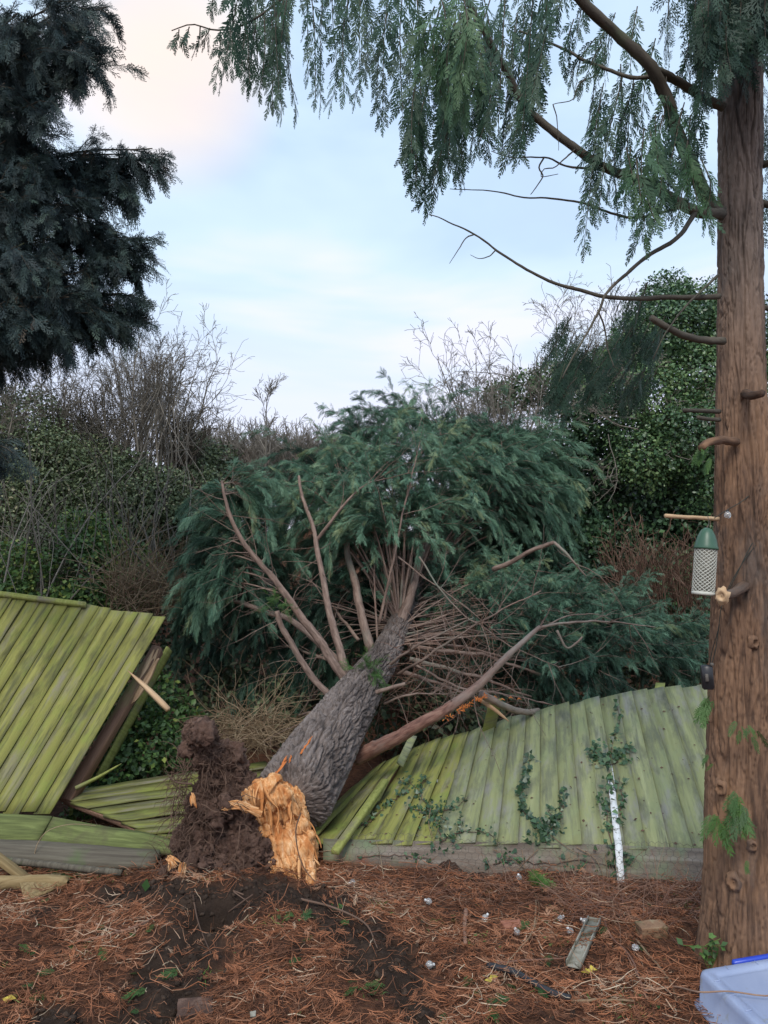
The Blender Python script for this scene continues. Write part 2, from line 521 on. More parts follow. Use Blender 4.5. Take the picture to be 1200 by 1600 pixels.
# boards: co = (across, along, id)
M['mossy_board'] = mat('mossy_board', [(0, (.150, .148, .040)), (0.35, (.215, .215, .056)), (0.7, (.285, .28, .080)), (1, (.36, .345, .14))], scale=24, stretch=(1.7, .09, 1), u=.45, rough=.85, detail=10,
                       bump=.7, bscale=60, bdist=.002, stretch2=(2, .10, 1),
                       stains=[((.22, .20, .15), 9, .50, .70, (1.4, .25, 1)), ((.21, .245, .055), 6, .50, .68, (1, .7, 1)), ((.075, .075, .032), 8, .53, .72, (1.2, .30, 1)), ((.10, .105, .045), 16, .52, .66, (1.4, .12, 1)), ((.02, .022, .012), 70, .70, .74, (1, .5, 1))])
M['green_board'] = mat('green_board', [(0, (.165, .172, .078)), (0.4, (.235, .25, .115)), (0.75, (.30, .315, .155)), (1, (.38, .39, .225))], scale=24, stretch=(1.7, .09, 1), u=.45, rough=.85, detail=10,
                       bump=.7, bscale=60, bdist=.002, stretch2=(2, .10, 1),
                       stains=[((.24, .235, .20), 7, .50, .66, (1.2, .3, 1)), ((.235, .265, .13), 5, .50, .66, (1, .7, 1)), ((.095, .10, .07), 6, .52, .70, (1.0, .35, 1)), ((.14, .15, .095), 16, .50, .66, (1.4, .12, 1)), ((.03, .035, .02), 70, .70, .74, (1, .5, 1))])
M['olive_board'] = mat('olive_board', [(0, (.14, .15, .035)), (0.5, (.24, .26, .07)), (1, (.33, .34, .12))], scale=28, stretch=(2, .12, 1), u=.3, rough=.9, bump=.4, bscale=40, bdist=.004,
                       stretch2=(1.5, .15, 1), stains=[((.17, .15, .11), 4, .5, .7, (1.6, .5, 1)), ((.04, .05, .02), 30, .62, .72, (1, .6, 1))])
M['rail_wood'] = mat('rail_wood', [(0, (.09, .065, .05)), (0.5, (.17, .135, .105)), (1, (.27, .23, .19))], scale=26, stretch=(.10, 2.2, 2.5), u=.1, rough=.95, bump=.6, bscale=30, bdist=.006,
                       stains=[((.16, .20, .11), 2.6, .47, .62, (1, 1, 2)), ((.21, .095, .06), 3.3, .60, .72, (1, 1, 2))])
M['dark_rail'] = mat('dark_rail', [(0, (.055, .045, .035)), (0.5, (.115, .10, .075)), (1, (.17, .155, .115))], scale=26, stretch=(.10, 2.2, 2.5), u=.1, rough=.95, bump=.6, bscale=30, bdist=.006,
                       stains=[((.09, .13, .05), 2.6, .52, .66, (1, 1, 2))])
M['moss_rail'] = mat('moss_rail', [(0, (.055, .062, .025)), (0.5, (.115, .135, .045)), (1, (.20, .235, .08))], scale=26, stretch=(.14, 2.2, 2.5), u=.1, rough=.95, bump=.6, bscale=30, bdist=.006,
                       stains=[((.09, .075, .045), 2.6, .55, .7, (1, 1, 2))])
M['soil'] = mat('soil', [(0, (.022, .015, .011)), (0.5, (.052, .034, .024)), (1, (.105, .070, .048))], scale=14, u=.1, rough=.95, bump=1, bscale=60, bdist=.012)
M['soil_red'] = mat('soil_red', [(0, (.040, .024, .018)), (0.5, (.12, .070, .052)), (1, (.22, .14, .105))], scale=14, u=.1, rough=.95, bump=1, bscale=55, bdist=.014)
M['litter'] = mat('litter', [(0, (.060, .028, .018)), (0.3, (.18, .078, .042)), (0.6, (.41, .160, .075)), (0.85, (.46, .26, .16)), (1, (.60, .47, .33))], u=1, rough=.85)
M['twig_brown'] = mat('twig_brown', [(0, (.12, .06, .045)), (0.6, (.24, .13, .09)), (1, (.38, .27, .19))], scale=12, u=.6, rough=.85)
M['grass'] = mat('grass', [(0, (.05, .11, .025)), (0.6, (.10, .20, .04)), (1, (.20, .28, .07))], u=1, rough=.6, trans=.15)
M['root'] = mat('root', [(0, (.06, .035, .025)), (1, (.19, .12, .085))], scale=12, u=.6, rough=.9)
M['brick'] = mat('brick', [(0, (.14, .08, .05)), (0.6, (.25, .15, .09)), (1, (.30, .24, .15))], scale=18, u=.1, rough=.95, bump=.6, bscale=60, bdist=.004, stains=[((.07, .09, .04), 6, .5, .66, (1, 1, 1))])
M['red_brick'] = mat('red_brick', [(0, (.22, .08, .05)), (1, (.36, .17, .11))], scale=18, u=.1, rough=.95, bump=.6, bscale=60, bdist=.004, stains=[((.09, .09, .04), 6, .55, .7, (1, 1, 1))])
M['white_plastic'] = mat('white_plastic', [(0, (.55, .56, .55)), (1, (.82, .83, .83))], scale=10, u=.1, rough=.5, spec=.5, stains=[((.16, .16, .13), 26, .56, .62, (1, 1, 1))])
M['dark_plastic'] = mat('dark_plastic', [(0, (.012, .012, .014)), (1, (.03, .03, .033))], scale=10, u=.1, rough=.35, spec=.5)
M['wire'] = mat('wire', [(0, (.02, .025, .02)), (1, (.05, .055, .045))], scale=10, u=.5, rough=.6)
M['galv'] = mat('galv', [(0, (.07, .06, .05)), (1, (.16, .145, .125))], scale=20, u=.5, rough=.6)
M['green_plastic'] = mat('green_plastic', [(0, (.035, .09, .055)), (1, (.055, .13, .08))], scale=10, u=.1, rough=.4, spec=.5)
M['feeder_mesh'] = mat('feeder_mesh', [(0, (.42, .42, .36)), (1, (.68, .68, .60))], scale=30, u=.3, rough=.5)
M['feeder_fill'] = mat('feeder_fill', [(0, (.22, .21, .16)), (1, (.52, .50, .42))], scale=60, u=.1, rough=.8, bump=1, bscale=120, bdist=.004)
M['twine'] = mat('twine', [(0, (.50, .42, .30)), (1, (.68, .60, .46))], scale=30, u=.3, rough=.9)
M['grey_trough'] = mat('grey_trough', [(0, (.16, .155, .12)), (0.6, (.27, .26, .215)), (1, (.38, .37, .32))], scale=9, stretch=(1, .4, 1), u=.15, rough=.8, stains=[((.08, .07, .04), 8, .5, .62, (1, 1, 1))])
M['box_plastic'] = mat('box_plastic', [(0, (.32, .39, .58)), (1, (.46, .53, .71))], scale=4, u=.1, rough=.3, spec=.5, trans=.25, stains=[((.35, .38, .42), 14, .62, .72, (1, 1, 1))])
M['blue_plastic'] = mat('blue_plastic', [(0, (.02, .05, .42)), (1, (.03, .08, .52))], scale=4, u=.1, rough=.3, spec=.5)
M['yellow_leaf'] = mat('yellow_leaf', [(0, (.35, .26, .04)), (1, (.60, .48, .08))], u=1, rough=.6)
M['orange_tear'] = mat('orange_tear', [(0, (.45, .12, .03)), (1, (.75, .26, .07))], scale=30, u=.6, rough=.8)
glass = bpy.data.materials.new('bulb_glass'); glass.use_nodes = True
gb = glass.node_tree.nodes['Principled BSDF']
gb.inputs['Base Color'].default_value = (.92, .93, .92, 1); gb.inputs['Roughness'].default_value = .08
gb.inputs['Transmission Weight'].default_value = .75; gb.inputs['IOR'].default_value = 1.45
M['bulb_glass'] = glass

# ground material: mineral soil / needle litter / far green by 'soil' attribute
gm = bpy.data.materials.new('ground_cover'); gm.use_nodes = True
t = gm.node_tree; b = t.nodes['Principled BSDF']; b.inputs['Roughness'].default_value = .95; b.inputs['Specular IOR Level'].default_value = .2
ac = N(t, 'ShaderNodeAttribute', attribute_name='co'); asn = N(t, 'ShaderNodeAttribute', attribute_name='soil')
n1 = N(t, 'ShaderNodeTexNoise', inp={'Scale': 24.0, 'Detail': 8.0, 'Roughness': .75}); n2 = N(t, 'ShaderNodeTexNoise', inp={'Scale': 9.0, 'Detail': 8.0, 'Roughness': .7})
lk(t, ac.outputs['Vector'], n1.inputs['Vector']); lk(t, ac.outputs['Vector'], n2.inputs['Vector'])
ra = N(t, 'ShaderNodeValToRGB'); rb = N(t, 'ShaderNodeValToRGB')
for rr_, cs in ((ra, [(.3, (.035, .020, .014)), (.5, (.10, .045, .026)), (.68, (.20, .095, .05))]), (rb, [(.3, (.018, .012, .009)), (.55, (.042, .027, .019)), (.75, (.085, .056, .038))])):
    for i, (p, c) in enumerate(cs):
        q = rr_.color_ramp.elements[i] if i < 2 else rr_.color_ramp.elements.new(p)
        q.position = p; q.color = (*c, 1)
lk(t, n1.outputs['Fac'], ra.inputs[0]); lk(t, n2.outputs['Fac'], rb.inputs[0])
mg = N(t, 'ShaderNodeMix', data_type='RGBA'); lk(t, asn.outputs['Fac'], mg.inputs['Factor']); lk(t, ra.outputs[0], mg.inputs['A']); lk(t, rb.outputs[0], mg.inputs['B'])
lk(t, mg.outputs['Result'], b.inputs['Base Color'])
bp = N(t, 'ShaderNodeBump', inp={'Strength': 1.0, 'Distance': .02}); lk(t, n1.outputs['Fac'], bp.inputs['Height']); lk(t, bp.outputs[0], b.inputs['Normal'])

# ------------------------------------------------------------------ ground
_soil_pts = []
for line, rad in (([(330, 1440), (290, 1490), (250, 1540), (225, 1590)], .17), ([(430, 1400), (510, 1420), (560, 1460), (590, 1500)], .13), ([(190, 1400), (250, 1410), (330, 1425), (430, 1415)], .155), ([(480, 1400), (540, 1430), (600, 1480), (620, 1520)], .12), ([(420, 1400), (500, 1400)], .12),
                  ([(640, 1550), (660, 1600)], .07), ([(60, 1580), (130, 1600)], .08)):
    a = np.array(line, float)
    _soil_pts.append((cm(WZ(a[:, 0], a[:, 1], 0.02), 12)[:, :2], rad))
_root = WZ(355, 1415, 0.0)[:2]
_pit = WZ(335, 1452, 0.0)[:2]


def soilmask(x, y):
    m = np.zeros_like(x)
    nn = 0.12 * fbm(np.stack([x * 5, y * 5, x * 0 + 3], -1), 3)
    for P, rad in _soil_pts:
        d = np.min([np.hypot(x - p[0], (y - p[1])) for p in P], axis=0)
        m = np.maximum(m, 1 - sm(rad * .55, rad * 1.25, d + nn * .8))
    m = np.maximum(m, .75 * sm(.18, .40, fbm(np.stack([x * 2.1, y * 2.6, x * 0 + 21], -1), 3)))
    return m


def hgt(x, y):
    x = np.asarray(x, float); y = np.asarray(y, float)
    z = np.zeros_like(x)
    # bank behind the fence
    z = z + sm(6.5, 17, y + 0.10 * x) * 2.6 + sm(18, 60, y) * 1.0 - 0.0
    near = 1 - sm(7, 12, y)
    z = z + near * 0.035 * fbm(np.stack([x * 1.3, y * 1.3, x * 0], -1), 3)
    z = z + sm(5.5, 9, y) * .25 * fbm(np.stack([x * .5, y * .5, x * 0 + 5], -1), 4)
    d = np.hypot((x - _root[0]) * .7, (y - _root[1]))
    z = z + 0.085 * np.exp(-(d / .34) ** 2)
    d2 = np.hypot((x - _pit[0]) * 1.0, (y - _pit[1]) * 1.5)
    z = z - 0.22 * np.exp(-(d2 / .10) ** 2)
    return z


def hgt_full(x, y):
    s = soilmask(x, y) * (y < 4.6)
    rough = (0.014 + 0.045 * s) * (1 - sm(5, 7, y)) + .03 * sm(5, 7, y)
    p = np.stack([x * 9, y * 9, x * 0 + 1.5], -1)
    return hgt(x, y) + rough * (fbm(p, 5, .6)), s


def axis_grid(lo, hi, c0, c1, nf, nc):
    f = np.linspace(c0, c1, nf)
    st = f[1] - f[0]
    a = c1 + (hi - c1) * np.linspace(0, 1, nc)[1:] ** 3 + st * np.arange(1, nc)
    b_ = c0 - (c0 - lo) * np.linspace(0, 1, nc)[1:] ** 3 - st * np.arange(1, nc)
    return np.concatenate([b_[::-1], f, a])


gx = axis_grid(-120, 120, -2.4, 2.4, 430, 60)
gy = axis_grid(-30, 260, 2.2, 4.9, 300, 90)
X, Yg = np.meshgrid(gx, gy)
Z, S_ = hgt_full(X, Yg)
V = np.stack([X, Yg, Z], -1).reshape(-1, 3)
nx_, ny_ = len(gx), len(gy)
ii, jj = np.meshgrid(np.arange(ny_ - 1), np.arange(nx_ - 1), indexing='ij')
a0 = (ii * nx_ + jj).ravel()
mb = MB(); mb.add(V, np.stack([a0, a0 + 1, a0 + nx_ + 1, a0 + nx_], -1))
g = mb.build('ground', gm, smooth=True, soil=S_.ravel())
tag(g, kind='structure')


def on_ground(px, py, dz=0.0):
    """pixel -> point on the ground near the camera"""
    p = WZ(px, py, 0.0)
    for _ in range(3):
        p = WZ(px, py, float(hgt_full(np.array([p[0]]), np.array([p[1]]))[0][0]))
    return p + np.array([0, 0, dz])


# ------------------------------------------------------------------ solid helpers
def crack_field(co, a, b, w=.085, seed=0.0):
    q = co * np.array([a, a, b]) + seed
    q = q + .55 * np.stack([perlin(q * .9 + 5), perlin(q * .9 + 25), perlin(q * .9 + 45)], -1)
    n1_ = np.abs(perlin(q)); n2_ = np.abs(perlin(q * np.array([1.9, 1.9, 2.3]) + 31))
    return np.minimum(sm(0, w, n1_), .35 + .65 * sm(0, w * .9, n2_))


def grid_tube(path, radf, sides, rings, disp=None, closed_ends=True, seed=0.0):
    """thick trunk with real bark relief. path: control points (world); radf(t)->radius; disp(co3,t,th)->offset"""
    P = cm(path, rings)
    T = nrm(np.gradient(P, axis=0))
    ref = np.array([1.0, 0.13, 0.05])
    A = nrm(ref - (T @ ref)[:, None] * T); B = np.cross(T, A)
    q = np.linspace(0, 1, rings)
    L = np.concatenate([[0], np.cumsum(np.linalg.norm(np.diff(P, axis=0), axis=1))])
    th = np.arange(sides) * 2 * np.pi / sides
    R = radf(q)
    TH, QQ = np.meshgrid(th, q)
    RR = np.repeat(R[:, None], sides, 1)
    LL = np.repeat(L[:, None], sides, 1)
    co = np.stack([RR * np.cos(TH) + seed, RR * np.sin(TH), LL], -1)
    d = disp(co, QQ, TH) if disp is not None else 0
    rad = (RR + d)[..., None]
    V = P[:, None] + rad * (np.cos(TH)[..., None] * A[:, None] + np.sin(TH)[..., None] * B[:, None])
    i, j = np.meshgrid(np.arange(rings - 1), np.arange(sides), indexing='ij')
    j2 = (j + 1) % sides
    F = np.stack([i * sides + j, i * sides + j2, (i + 1) * sides + j2, (i + 1) * sides + j], -1).reshape(-1, 4)
    return V.reshape(-1, 3), F, co.reshape(-1, 3), P, T, A, B, L


def lumps_mesh(lumps, voxel, disp):
    """union of ellipsoids -> voxel remesh -> displaced mesh; returns V,F(tri/quad list)"""
    import bmesh
    bm = bmesh.new()
    for c, r in lumps:
        res = bmesh.ops.create_icosphere(bm, subdivisions=3, radius=1.0)
        rr_ = np.atleast_1d(r); rr_ = rr_ if len(rr_) == 3 else np.repeat(rr_, 3)
        for v in res['verts']:
            v.co.x = v.co.x * rr_[0] + c[0]; v.co.y = v.co.y * rr_[1] + c[1]; v.co.z = v.co.z * rr_[2] + c[2]
    me = bpy.data.meshes.new('tmp'); bm.to_mesh(me); bm.free()
    ob = bpy.data.objects.new('tmp', me); SC.collection.objects.link(ob)
    md = ob.modifiers.new('r', 'REMESH'); md.mode = 'VOXEL'; md.voxel_size = voxel
    dg = bpy.context.evaluated_depsgraph_get()
    ev = ob.evaluated_get(dg); m2 = ev.to_mesh()
    n = len(m2.vertices); Vv = np.zeros(n * 3); m2.vertices.foreach_get('co', Vv); Vv = Vv.reshape(-1, 3)
    Nn = np.zeros(n * 3); m2.vertices.foreach_get('normal', Nn); Nn = Nn.reshape(-1, 3)
    nf = len(m2.polygons); lt = np.zeros(nf, np.int32); m2.polygons.foreach_get('loop_total', lt)
    li = np.zeros(len(m2.loops), np.int32); m2.loops.foreach_get('vertex_index', li)
    ev.to_mesh_clear(); bpy.data.objects.remove(ob); bpy.data.meshes.remove(me)
    st = np.concatenate([[0], np.cumsum(lt)[:-1]])
    Fq = np.stack([li[st[lt == 4] + k] for k in range(4)], -1)
    Ft = np.stack([li[st[lt == 3] + k] for k in range(3)], -1) if (lt == 3).any() else None
    Vv = Vv + Nn * disp(Vv, Nn)[:, None]
    return Vv, Fq, Ft, Nn


def box(mb, c, sx, sy, sz, ax=None, ay=None, az=None, r=.5, bev=.0, ends=None, co=None):
    """beveled box with local axes"""
    ax = np.array([1, 0, 0.]) if ax is None else nrm(np.asarray(ax, float))
    az = np.array([0, 0, 1.]) if az is None else nrm(np.asarray(az, float))
    ay = nrm(np.cross(az, ax)) if ay is None else nrm(np.asarray(ay, float))
    az = np.cross(ax, ay)
    import itertools
    b = max(bev, 1e-4)
    hx, hy, hz = sx / 2, sy / 2, sz / 2
    # rounded cross section (8 pts) in y-z, 4 stations in x
    sec = np.array([(-hy + b, -hz), (hy - b, -hz), (hy, -hz + b), (hy, hz - b), (hy - b, hz), (-hy + b, hz), (-hy, hz - b), (-hy, -hz + b)])
    secs = sec * np.array([(hy - b) / hy, (hz - b) / hz])
    xs = [(-hx, secs), (-hx + b, sec), (hx - b, sec), (hx, secs)]
    V, C = [], []
    for x, s_ in xs:
        for y, z in s_:
            V.append(np.asarray(c) + ax * x + ay * y + az * z); C.append((y, z, x))
    F = []
    for i in range(3):
        for j in range(8):
            F.append((i * 8 + j, i * 8 + (j + 1) % 8, (i + 1) * 8 + (j + 1) % 8, (i + 1) * 8 + j))
    off = rng.uniform(0, 20)
    mb.add(V, F, r, np.array(C) + off)
    k0 = mb.n - len(V)
    mb.f.append(np.array([[7, 6, 5, 4, 3, 2, 1, 0], [24, 25, 26, 27, 28, 29, 30, 31]]) + k0)
    mb.r.append(np.full(2, r)); mb.m.append(np.zeros(2, np.int32))


def boards(mb, Bt, Tp, thick=.012, lap=.010, K=14, flip=1, warp=.006, jag=.01, skip=(), cols=None, seedo=0):
    """lapped feather-edge boards between successive seams (bottom Bt[i], top Tp[i])"""
    for i in range(len(Bt) - 1):
        if i in skip:
            continue
        b0, b1, t0, t1 = Bt[i], Bt[i + 1], Tp[i], Tp[i + 1]
        nn = nrm(np.cross(b1 - b0, t0 - b0)) * flip
        q = np.linspace(0, 1, K)[:, None]
        j0, j1 = rng.uniform(-jag, jag, 2)
        ln = np.linalg.norm(t0 - b0)
        q0 = j0 / ln + q * (1 + (j1 - j0) / ln)
        Lf = b0 + (t0 - b0) * q0
        Rt = b1 + (t1 - b1) * q0
        across = nrm(Rt - Lf)
        wv = warp * fbm(np.concatenate([q * 2.5, q * 0 + i * 3.7 + seedo, q * 0], -1), 2)[:, None]
        Rt = Rt + across * lap
        up0 = nn * (.003 + wv)
        up1 = nn * (.003 + thick + wv)
        tilt = rng.normal(0, .0015)
        Va = Lf + up0; Vb = Rt + up1 + nn * tilt; Vc = Rt + up1 - nn * thick * .9; Vd = Lf + up0 - nn * thick * .4
        V = np.stack([Va, Vb, Vc, Vd], 1)
        wd = np.linalg.norm(Rt[0] - Lf[0])
        LL = q[:, 0] * ln
        o = i * 5.3 + seedo * 11
        C = np.stack([np.stack([np.full(K, o), LL, np.full(K, float(i))], -1), np.stack([np.full(K, o + wd), LL, np.full(K, float(i))], -1),
                      np.stack([np.full(K, o + wd), LL, np.full(K, i + .2)], -1), np.stack([np.full(K, o), LL, np.full(K, i + .2)], -1)], 1)
        F = []
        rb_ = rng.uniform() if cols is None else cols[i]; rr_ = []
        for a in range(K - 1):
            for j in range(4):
                rr_.append(rb_ if j == 0 else rb_ - 1.3)  # edge faces darker: lap dirt plus the seam's shadow put into colour
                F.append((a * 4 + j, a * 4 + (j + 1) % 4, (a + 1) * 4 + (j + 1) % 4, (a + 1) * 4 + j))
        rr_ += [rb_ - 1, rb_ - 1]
        F.append((3, 2, 1, 0)); F.append(((K - 1) * 4, (K - 1) * 4 + 1, (K - 1) * 4 + 2, (K - 1) * 4 + 3))
        mb.add(V, np.array(F), np.array(rr_), C)

# ------------------------------------------------------------------ fences
def slab(mb, top, bot, thick, K=40, r=.5, wob=.006, seed=0.0, jag=0.0):
    """long board from top edge polyline and bottom edge polyline (world points, same count)"""
    Tt = cm(top, K); Bb = cm(bot, K)
    nn = nrm(np.cross(Tt[-1] - Tt[0], Bb.mean(0) - Tt.mean(0)))
    if nn[1] > 0:
        nn = -nn                                             # faces the camera side
    q = np.linspace(0, 1, K)
    S = [0, .33, .67, 1.0]
    rows, C = [], []
    Lx = np.concatenate([[0], np.cumsum(np.linalg.norm(np.diff(Tt, axis=0), axis=1))])
    for s in S:
        P = Tt * (1 - s) + Bb * s
        w = wob * fbm(np.stack([q * 9 + seed, q * 0 + s * 2, q * 0], -1), 3)
        P = P + nn * w[:, None]
        if s in (0, 1.0) and jag:
            P = P + nrm(Bb - Tt) * (jag * fbm(np.stack([q * 25, q * 0 + s * 5 + seed, q * 0], -1), 3))[:, None]
        rows.append(P); C.append(np.stack([Lx + seed * 3, np.full(K, s * .12), np.full(K, seed)], -1))
    back = [rows[3] - nn * thick, rows[0] - nn * thick]
    rows += back
    C += [C[3] + [0, .05, 0], C[0] - [0, .05, 0]]
    m = len(rows)
    V = np.stack(rows, 1); C = np.stack(C, 1)
    F = []
    for a in range(K - 1):
        for j in range(m):
            F.append((a * m + j, (a + 1) * m + j, (a + 1) * m + (j + 1) % m, a * m + (j + 1) % m))
    mb.add(V, np.array(F), r, C)
    k0 = mb.n - K * m
    mb.f.append(np.array([[0, 1, 2, 3, 4, 5], [(K - 1) * m + x for x in (5, 4, 3, 2, 1, 0)]]) + k0)
    mb.r.append(np.full(2, r)); mb.m.append(np.zeros(2, np.int32))


# left panel
seamL_t = [(22, 930), (43, 933), (64, 936), (87, 939), (108, 941), (130, 944), (152, 949), (172, 952), (194, 955), (215, 958), (237, 961), (258, 963)]
seamL_b = [(77 - 24.2 * k, 1272 - .3 * k) for k in range(12)][::-1]
ext_t = [(22 - 21.5 * k, 930 - 3 * k) for k in range(12, 0, -1)]
ext_b = [(77 - 24.2 * (11 + k), 1270) for k in range(12, 0, -1)]
tL = np.array(ext_t + seamL_t); bL = np.array(ext_b + seamL_b)
BL = W(bL[:, 0], bL[:, 1], np.full(len(bL), 4.50)); TL = W(tL[:, 0], tL[:, 1], np.full(len(tL), 5.25))
fl = thing('wooden_fence', 'yellow-green mossy fence panel of slanting boards leaning back at the left edge', 'fence', BL.mean(0) * [1, 1, 0])
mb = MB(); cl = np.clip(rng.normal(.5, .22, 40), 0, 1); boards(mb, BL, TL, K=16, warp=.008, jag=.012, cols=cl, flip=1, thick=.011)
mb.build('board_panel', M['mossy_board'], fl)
mb = MB(); tt = W(np.array([-260, -100, 0, 70, 134]), np.array([893, 914, 926, 935, 943]), np.full(5, 5.22)); slab(mb, tt + [0, 0, .012], tt + [0, -.02, -.014], .04, K=24, wob=.002)
mb.build('top_trim', M['olive_board'], fl)
nL = nrm(np.cross(BL[-1] - BL[0], TL[0] - BL[0]))
if nL[1] < 0: nL = -nL
mb = MB()
pa, pb = W(104, 1252, 4.66), W(246, 1012, 5.32)
ax = nrm(pb - pa); ay = nrm(np.cross(nL, ax))
box(mb, (pa + pb) / 2 + nL * .02, np.linalg.norm(pb - pa), .07, .09, ax=ax, ay=ay, az=nL, bev=.006)
mb.build('side_rail', M['post_wood'], fl)
mb = MB()
for (x0, y0, x1, y1) in ((-250, 1050, 195, 1035), (-250, 1215, 90, 1220)):
    qa, qb = W(x0, y0, 5.13 if y0 < 1100 else 4.72), W(x1, y1, 5.15 if y0 < 1100 else 4.75)
    box(mb, (qa + qb) / 2 + nL * .05, np.linalg.norm(qb - qa), .06, .04, ax=qb - qa, az=nL, bev=.004)
mb.build('back_rail', M['post_wood'], fl)
mb = MB()
qa, qb = W(150, 1215, 4.95), W(262, 1010, 5.5)
slab(mb, np.stack([qa, (qa + qb) / 2, qb]), np.stack([qa, (qa + qb) / 2, qb]) + np.array([.01, .09, -.045]), .012, K=14)
mb.build('backing_board', M['olive_board'], fl)
# torn pale end of the rail
mb = MB()
for k in range(7):
    o = rng.normal(size=3) * .008
    a_ = W(204 + rng.uniform(-3, 3), 1100, 5.08) + o; b_ = W(246 + rng.uniform(-8, 6), 1016 + rng.uniform(-4, 22), 5.26) + o
    P = cm([a_, (a_ + b_) / 2 + o, b_], 6)
    tubes(mb, P, np.array([.004, .018, .02, .02, .017, .005]), 4)
mb.build('splintered_end', M['pale_wood'], fl)

mb = MB()
a_, b_ = W(200, 1048, 4.95), W(263, 1109, 4.75)
P = cm([a_, a_ * .5 + b_ * .5 + [0, 0, .004], b_], 8)
tubes(mb, P, np.array([.002, .008, .014, .017, .019, .02, .02, .018]), 4, cap=True)
mb.thing('broken_stake', 'pale splintered stake poking out sideways past the edge of the left leaning fence panel', 'stake', M['pale_wood'])
mb = MB()
a_, b_ = W(118, 1232, 4.6), W(190, 1193, 4.75)
P = cm([a_, (a_ + b_) / 2 + [0, 0, -.006], b_], 8)
tubes(mb, P, np.array([.014, .013, .012, .011, .010, .008, .006, .002]), 4, cap=True)
mb.thing('wood_splinter', 'thin mossy splinter sticking up where the leaning panel meets the crushed one', 'splinter', M['olive_board'])

# crushed middle panel
lp = np.array([(88, 1236), (97, 1243), (115, 1252), (140, 1262), (166, 1272), (192, 1283), (216, 1295), (246, 1303), (285, 1312)], float)
rp = np.array([(415, 1190), (425, 1200), (430, 1212), (432, 1225), (432, 1240), (430, 1256), (425, 1272), (415, 1288), (405, 1302)], float)
B2 = W(lp[:, 0], lp[:, 1], np.linspace(4.75, 4.25, 9)); T2 = W(rp[:, 0], rp[:, 1], np.linspace(5.5, 4.45, 9))
fm = thing('wooden_fence', 'crushed fence panel of fanned mossy boards flattened behind the torn-up roots', 'fence', B2.mean(0) * [1, 1, 0])
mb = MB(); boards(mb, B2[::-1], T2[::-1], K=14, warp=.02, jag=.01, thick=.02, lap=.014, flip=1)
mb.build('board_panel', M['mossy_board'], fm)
mb = MB(); low = cm(B2, 24) + [0, .005, -.02]
slab(mb, low, low + [0, 0.01, -.028], .03, K=24, wob=.002)
mb.build('bottom_rail', M['post_wood'], fm)

# gravel boards left
mb = MB()
tp = pxline([(-260, 1262, 4.32), (-80, 1268, 4.32), (0, 1271, 4.32), (81, 1275, 4.32)]); bt = pxline([(-260, 1312, 4.20), (-80, 1313, 4.20), (0, 1313, 4.20), (58, 1314, 4.20)])
slab(mb, tp, bt, .03, K=30, seed=1.3, wob=.004)
mb.thing('gravel_board', 'mossy base board under the left leaning fence panel', 'board', M['moss_rail'])
mb = MB()
tp = pxline([(83, 1276, 4.33), (160, 1290, 4.30), (230, 1301, 4.26), (298, 1322, 4.22)]); bt = pxline([(62, 1315, 4.20), (140, 1325, 4.18), (220, 1332, 4.16), (296, 1334, 4.14)])
slab(mb, tp, bt, .02, K=30, seed=4.3, wob=.006)
mb.thing('gravel_board', 'bent bright mossy board lying below the crushed fence panel, left of the roots', 'board', M['moss_rail'])
mb = MB()
tp = pxline([(-260, 1308, 4.17), (0, 1311, 4.17), (120, 1318, 4.15), (250, 1328, 4.12)]); bt = pxline([(-260, 1345, 4.06), (0, 1345, 4.06), (120, 1352, 4.04), (240, 1354, 4.02)])
slab(mb, tp, bt, .05, K=30, seed=7.3, wob=.006, jag=.004)
mb.thing('sleeper_board', 'dark weathered timber lying lowest along the ground below the left fence panel', 'board', M['dark_rail'])
mb = MB(); limb(mb, [(-60, 1338, 3.95), (60, 1350, 3.95), (190, 1364, 3.93)], .018, .016, n=20, wob=.003)
mb.thing('fence_pole', 'thin round dark pole lying in front of the dark timber at left', 'pole', M['dark_rail'])

# right panel
sb = [(452, 1318), (487, 1318), (520, 1318), (551, 1318), (581, 1318), (611, 1319), (642, 1319), (674, 1319), (707, 1319), (740, 1319), (774, 1320), (806, 1321), (840, 1321), (873, 1323), (906, 1324), (941, 1328), (974, 1329), (1007, 1331), (1044, 1333), (1081, 1335), (1118, 1337), (1155, 1340), (1192, 1342), (1229, 1345), (1266, 1347), (1303, 1350)]
st = [(585, 1200), (603, 1190), (622, 1183), (640, 1172), (664, 1163), (688, 1156), (709, 1150), (730, 1146), (750, 1138), (772, 1130), (797, 1120), (820, 1117), (842, 1111), (864, 1106), (887, 1101), (910, 1096), (934, 1091), (962, 1086), (985, 1083), (1009, 1080), (1034, 1076), (1061, 1074), (1089, 1072), (1117, 1069), (1145, 1067), (1173, 1064)]
sb = np.array(sb, float); st = np.array(st, float)
Yb = 4.24 - .22 * (sb[:, 0] - 520) / 600
Yt = Yb + 1.30 + .05 * sm(700, 1000, st[:, 0]) - .12 * sm(700, 600, st[:, 0])
BR = W(sb[:, 0], sb[:, 1], Yb); TR = W(st[:, 0], st[:, 1], Yt)
fr = thing('wooden_fence', 'long pale green fence knocked onto its back between fallen trunk and standing tree', 'fence', BR.mean(0) * [1, 1, 0])
cols = np.clip(rng.normal(.5, .2, len(sb)), 0, 1); cols[:6] = [.1, .2, .3, .25, .3, .45]
bleft, bright = MB(), MB()
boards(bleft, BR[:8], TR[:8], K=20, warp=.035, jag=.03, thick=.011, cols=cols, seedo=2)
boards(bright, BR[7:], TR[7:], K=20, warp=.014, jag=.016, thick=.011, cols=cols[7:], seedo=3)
_fence_geo = [(np.concatenate(q.v), np.concatenate([f for f in q.f if f.shape[1] == 4])) for q in (bleft, bright)]
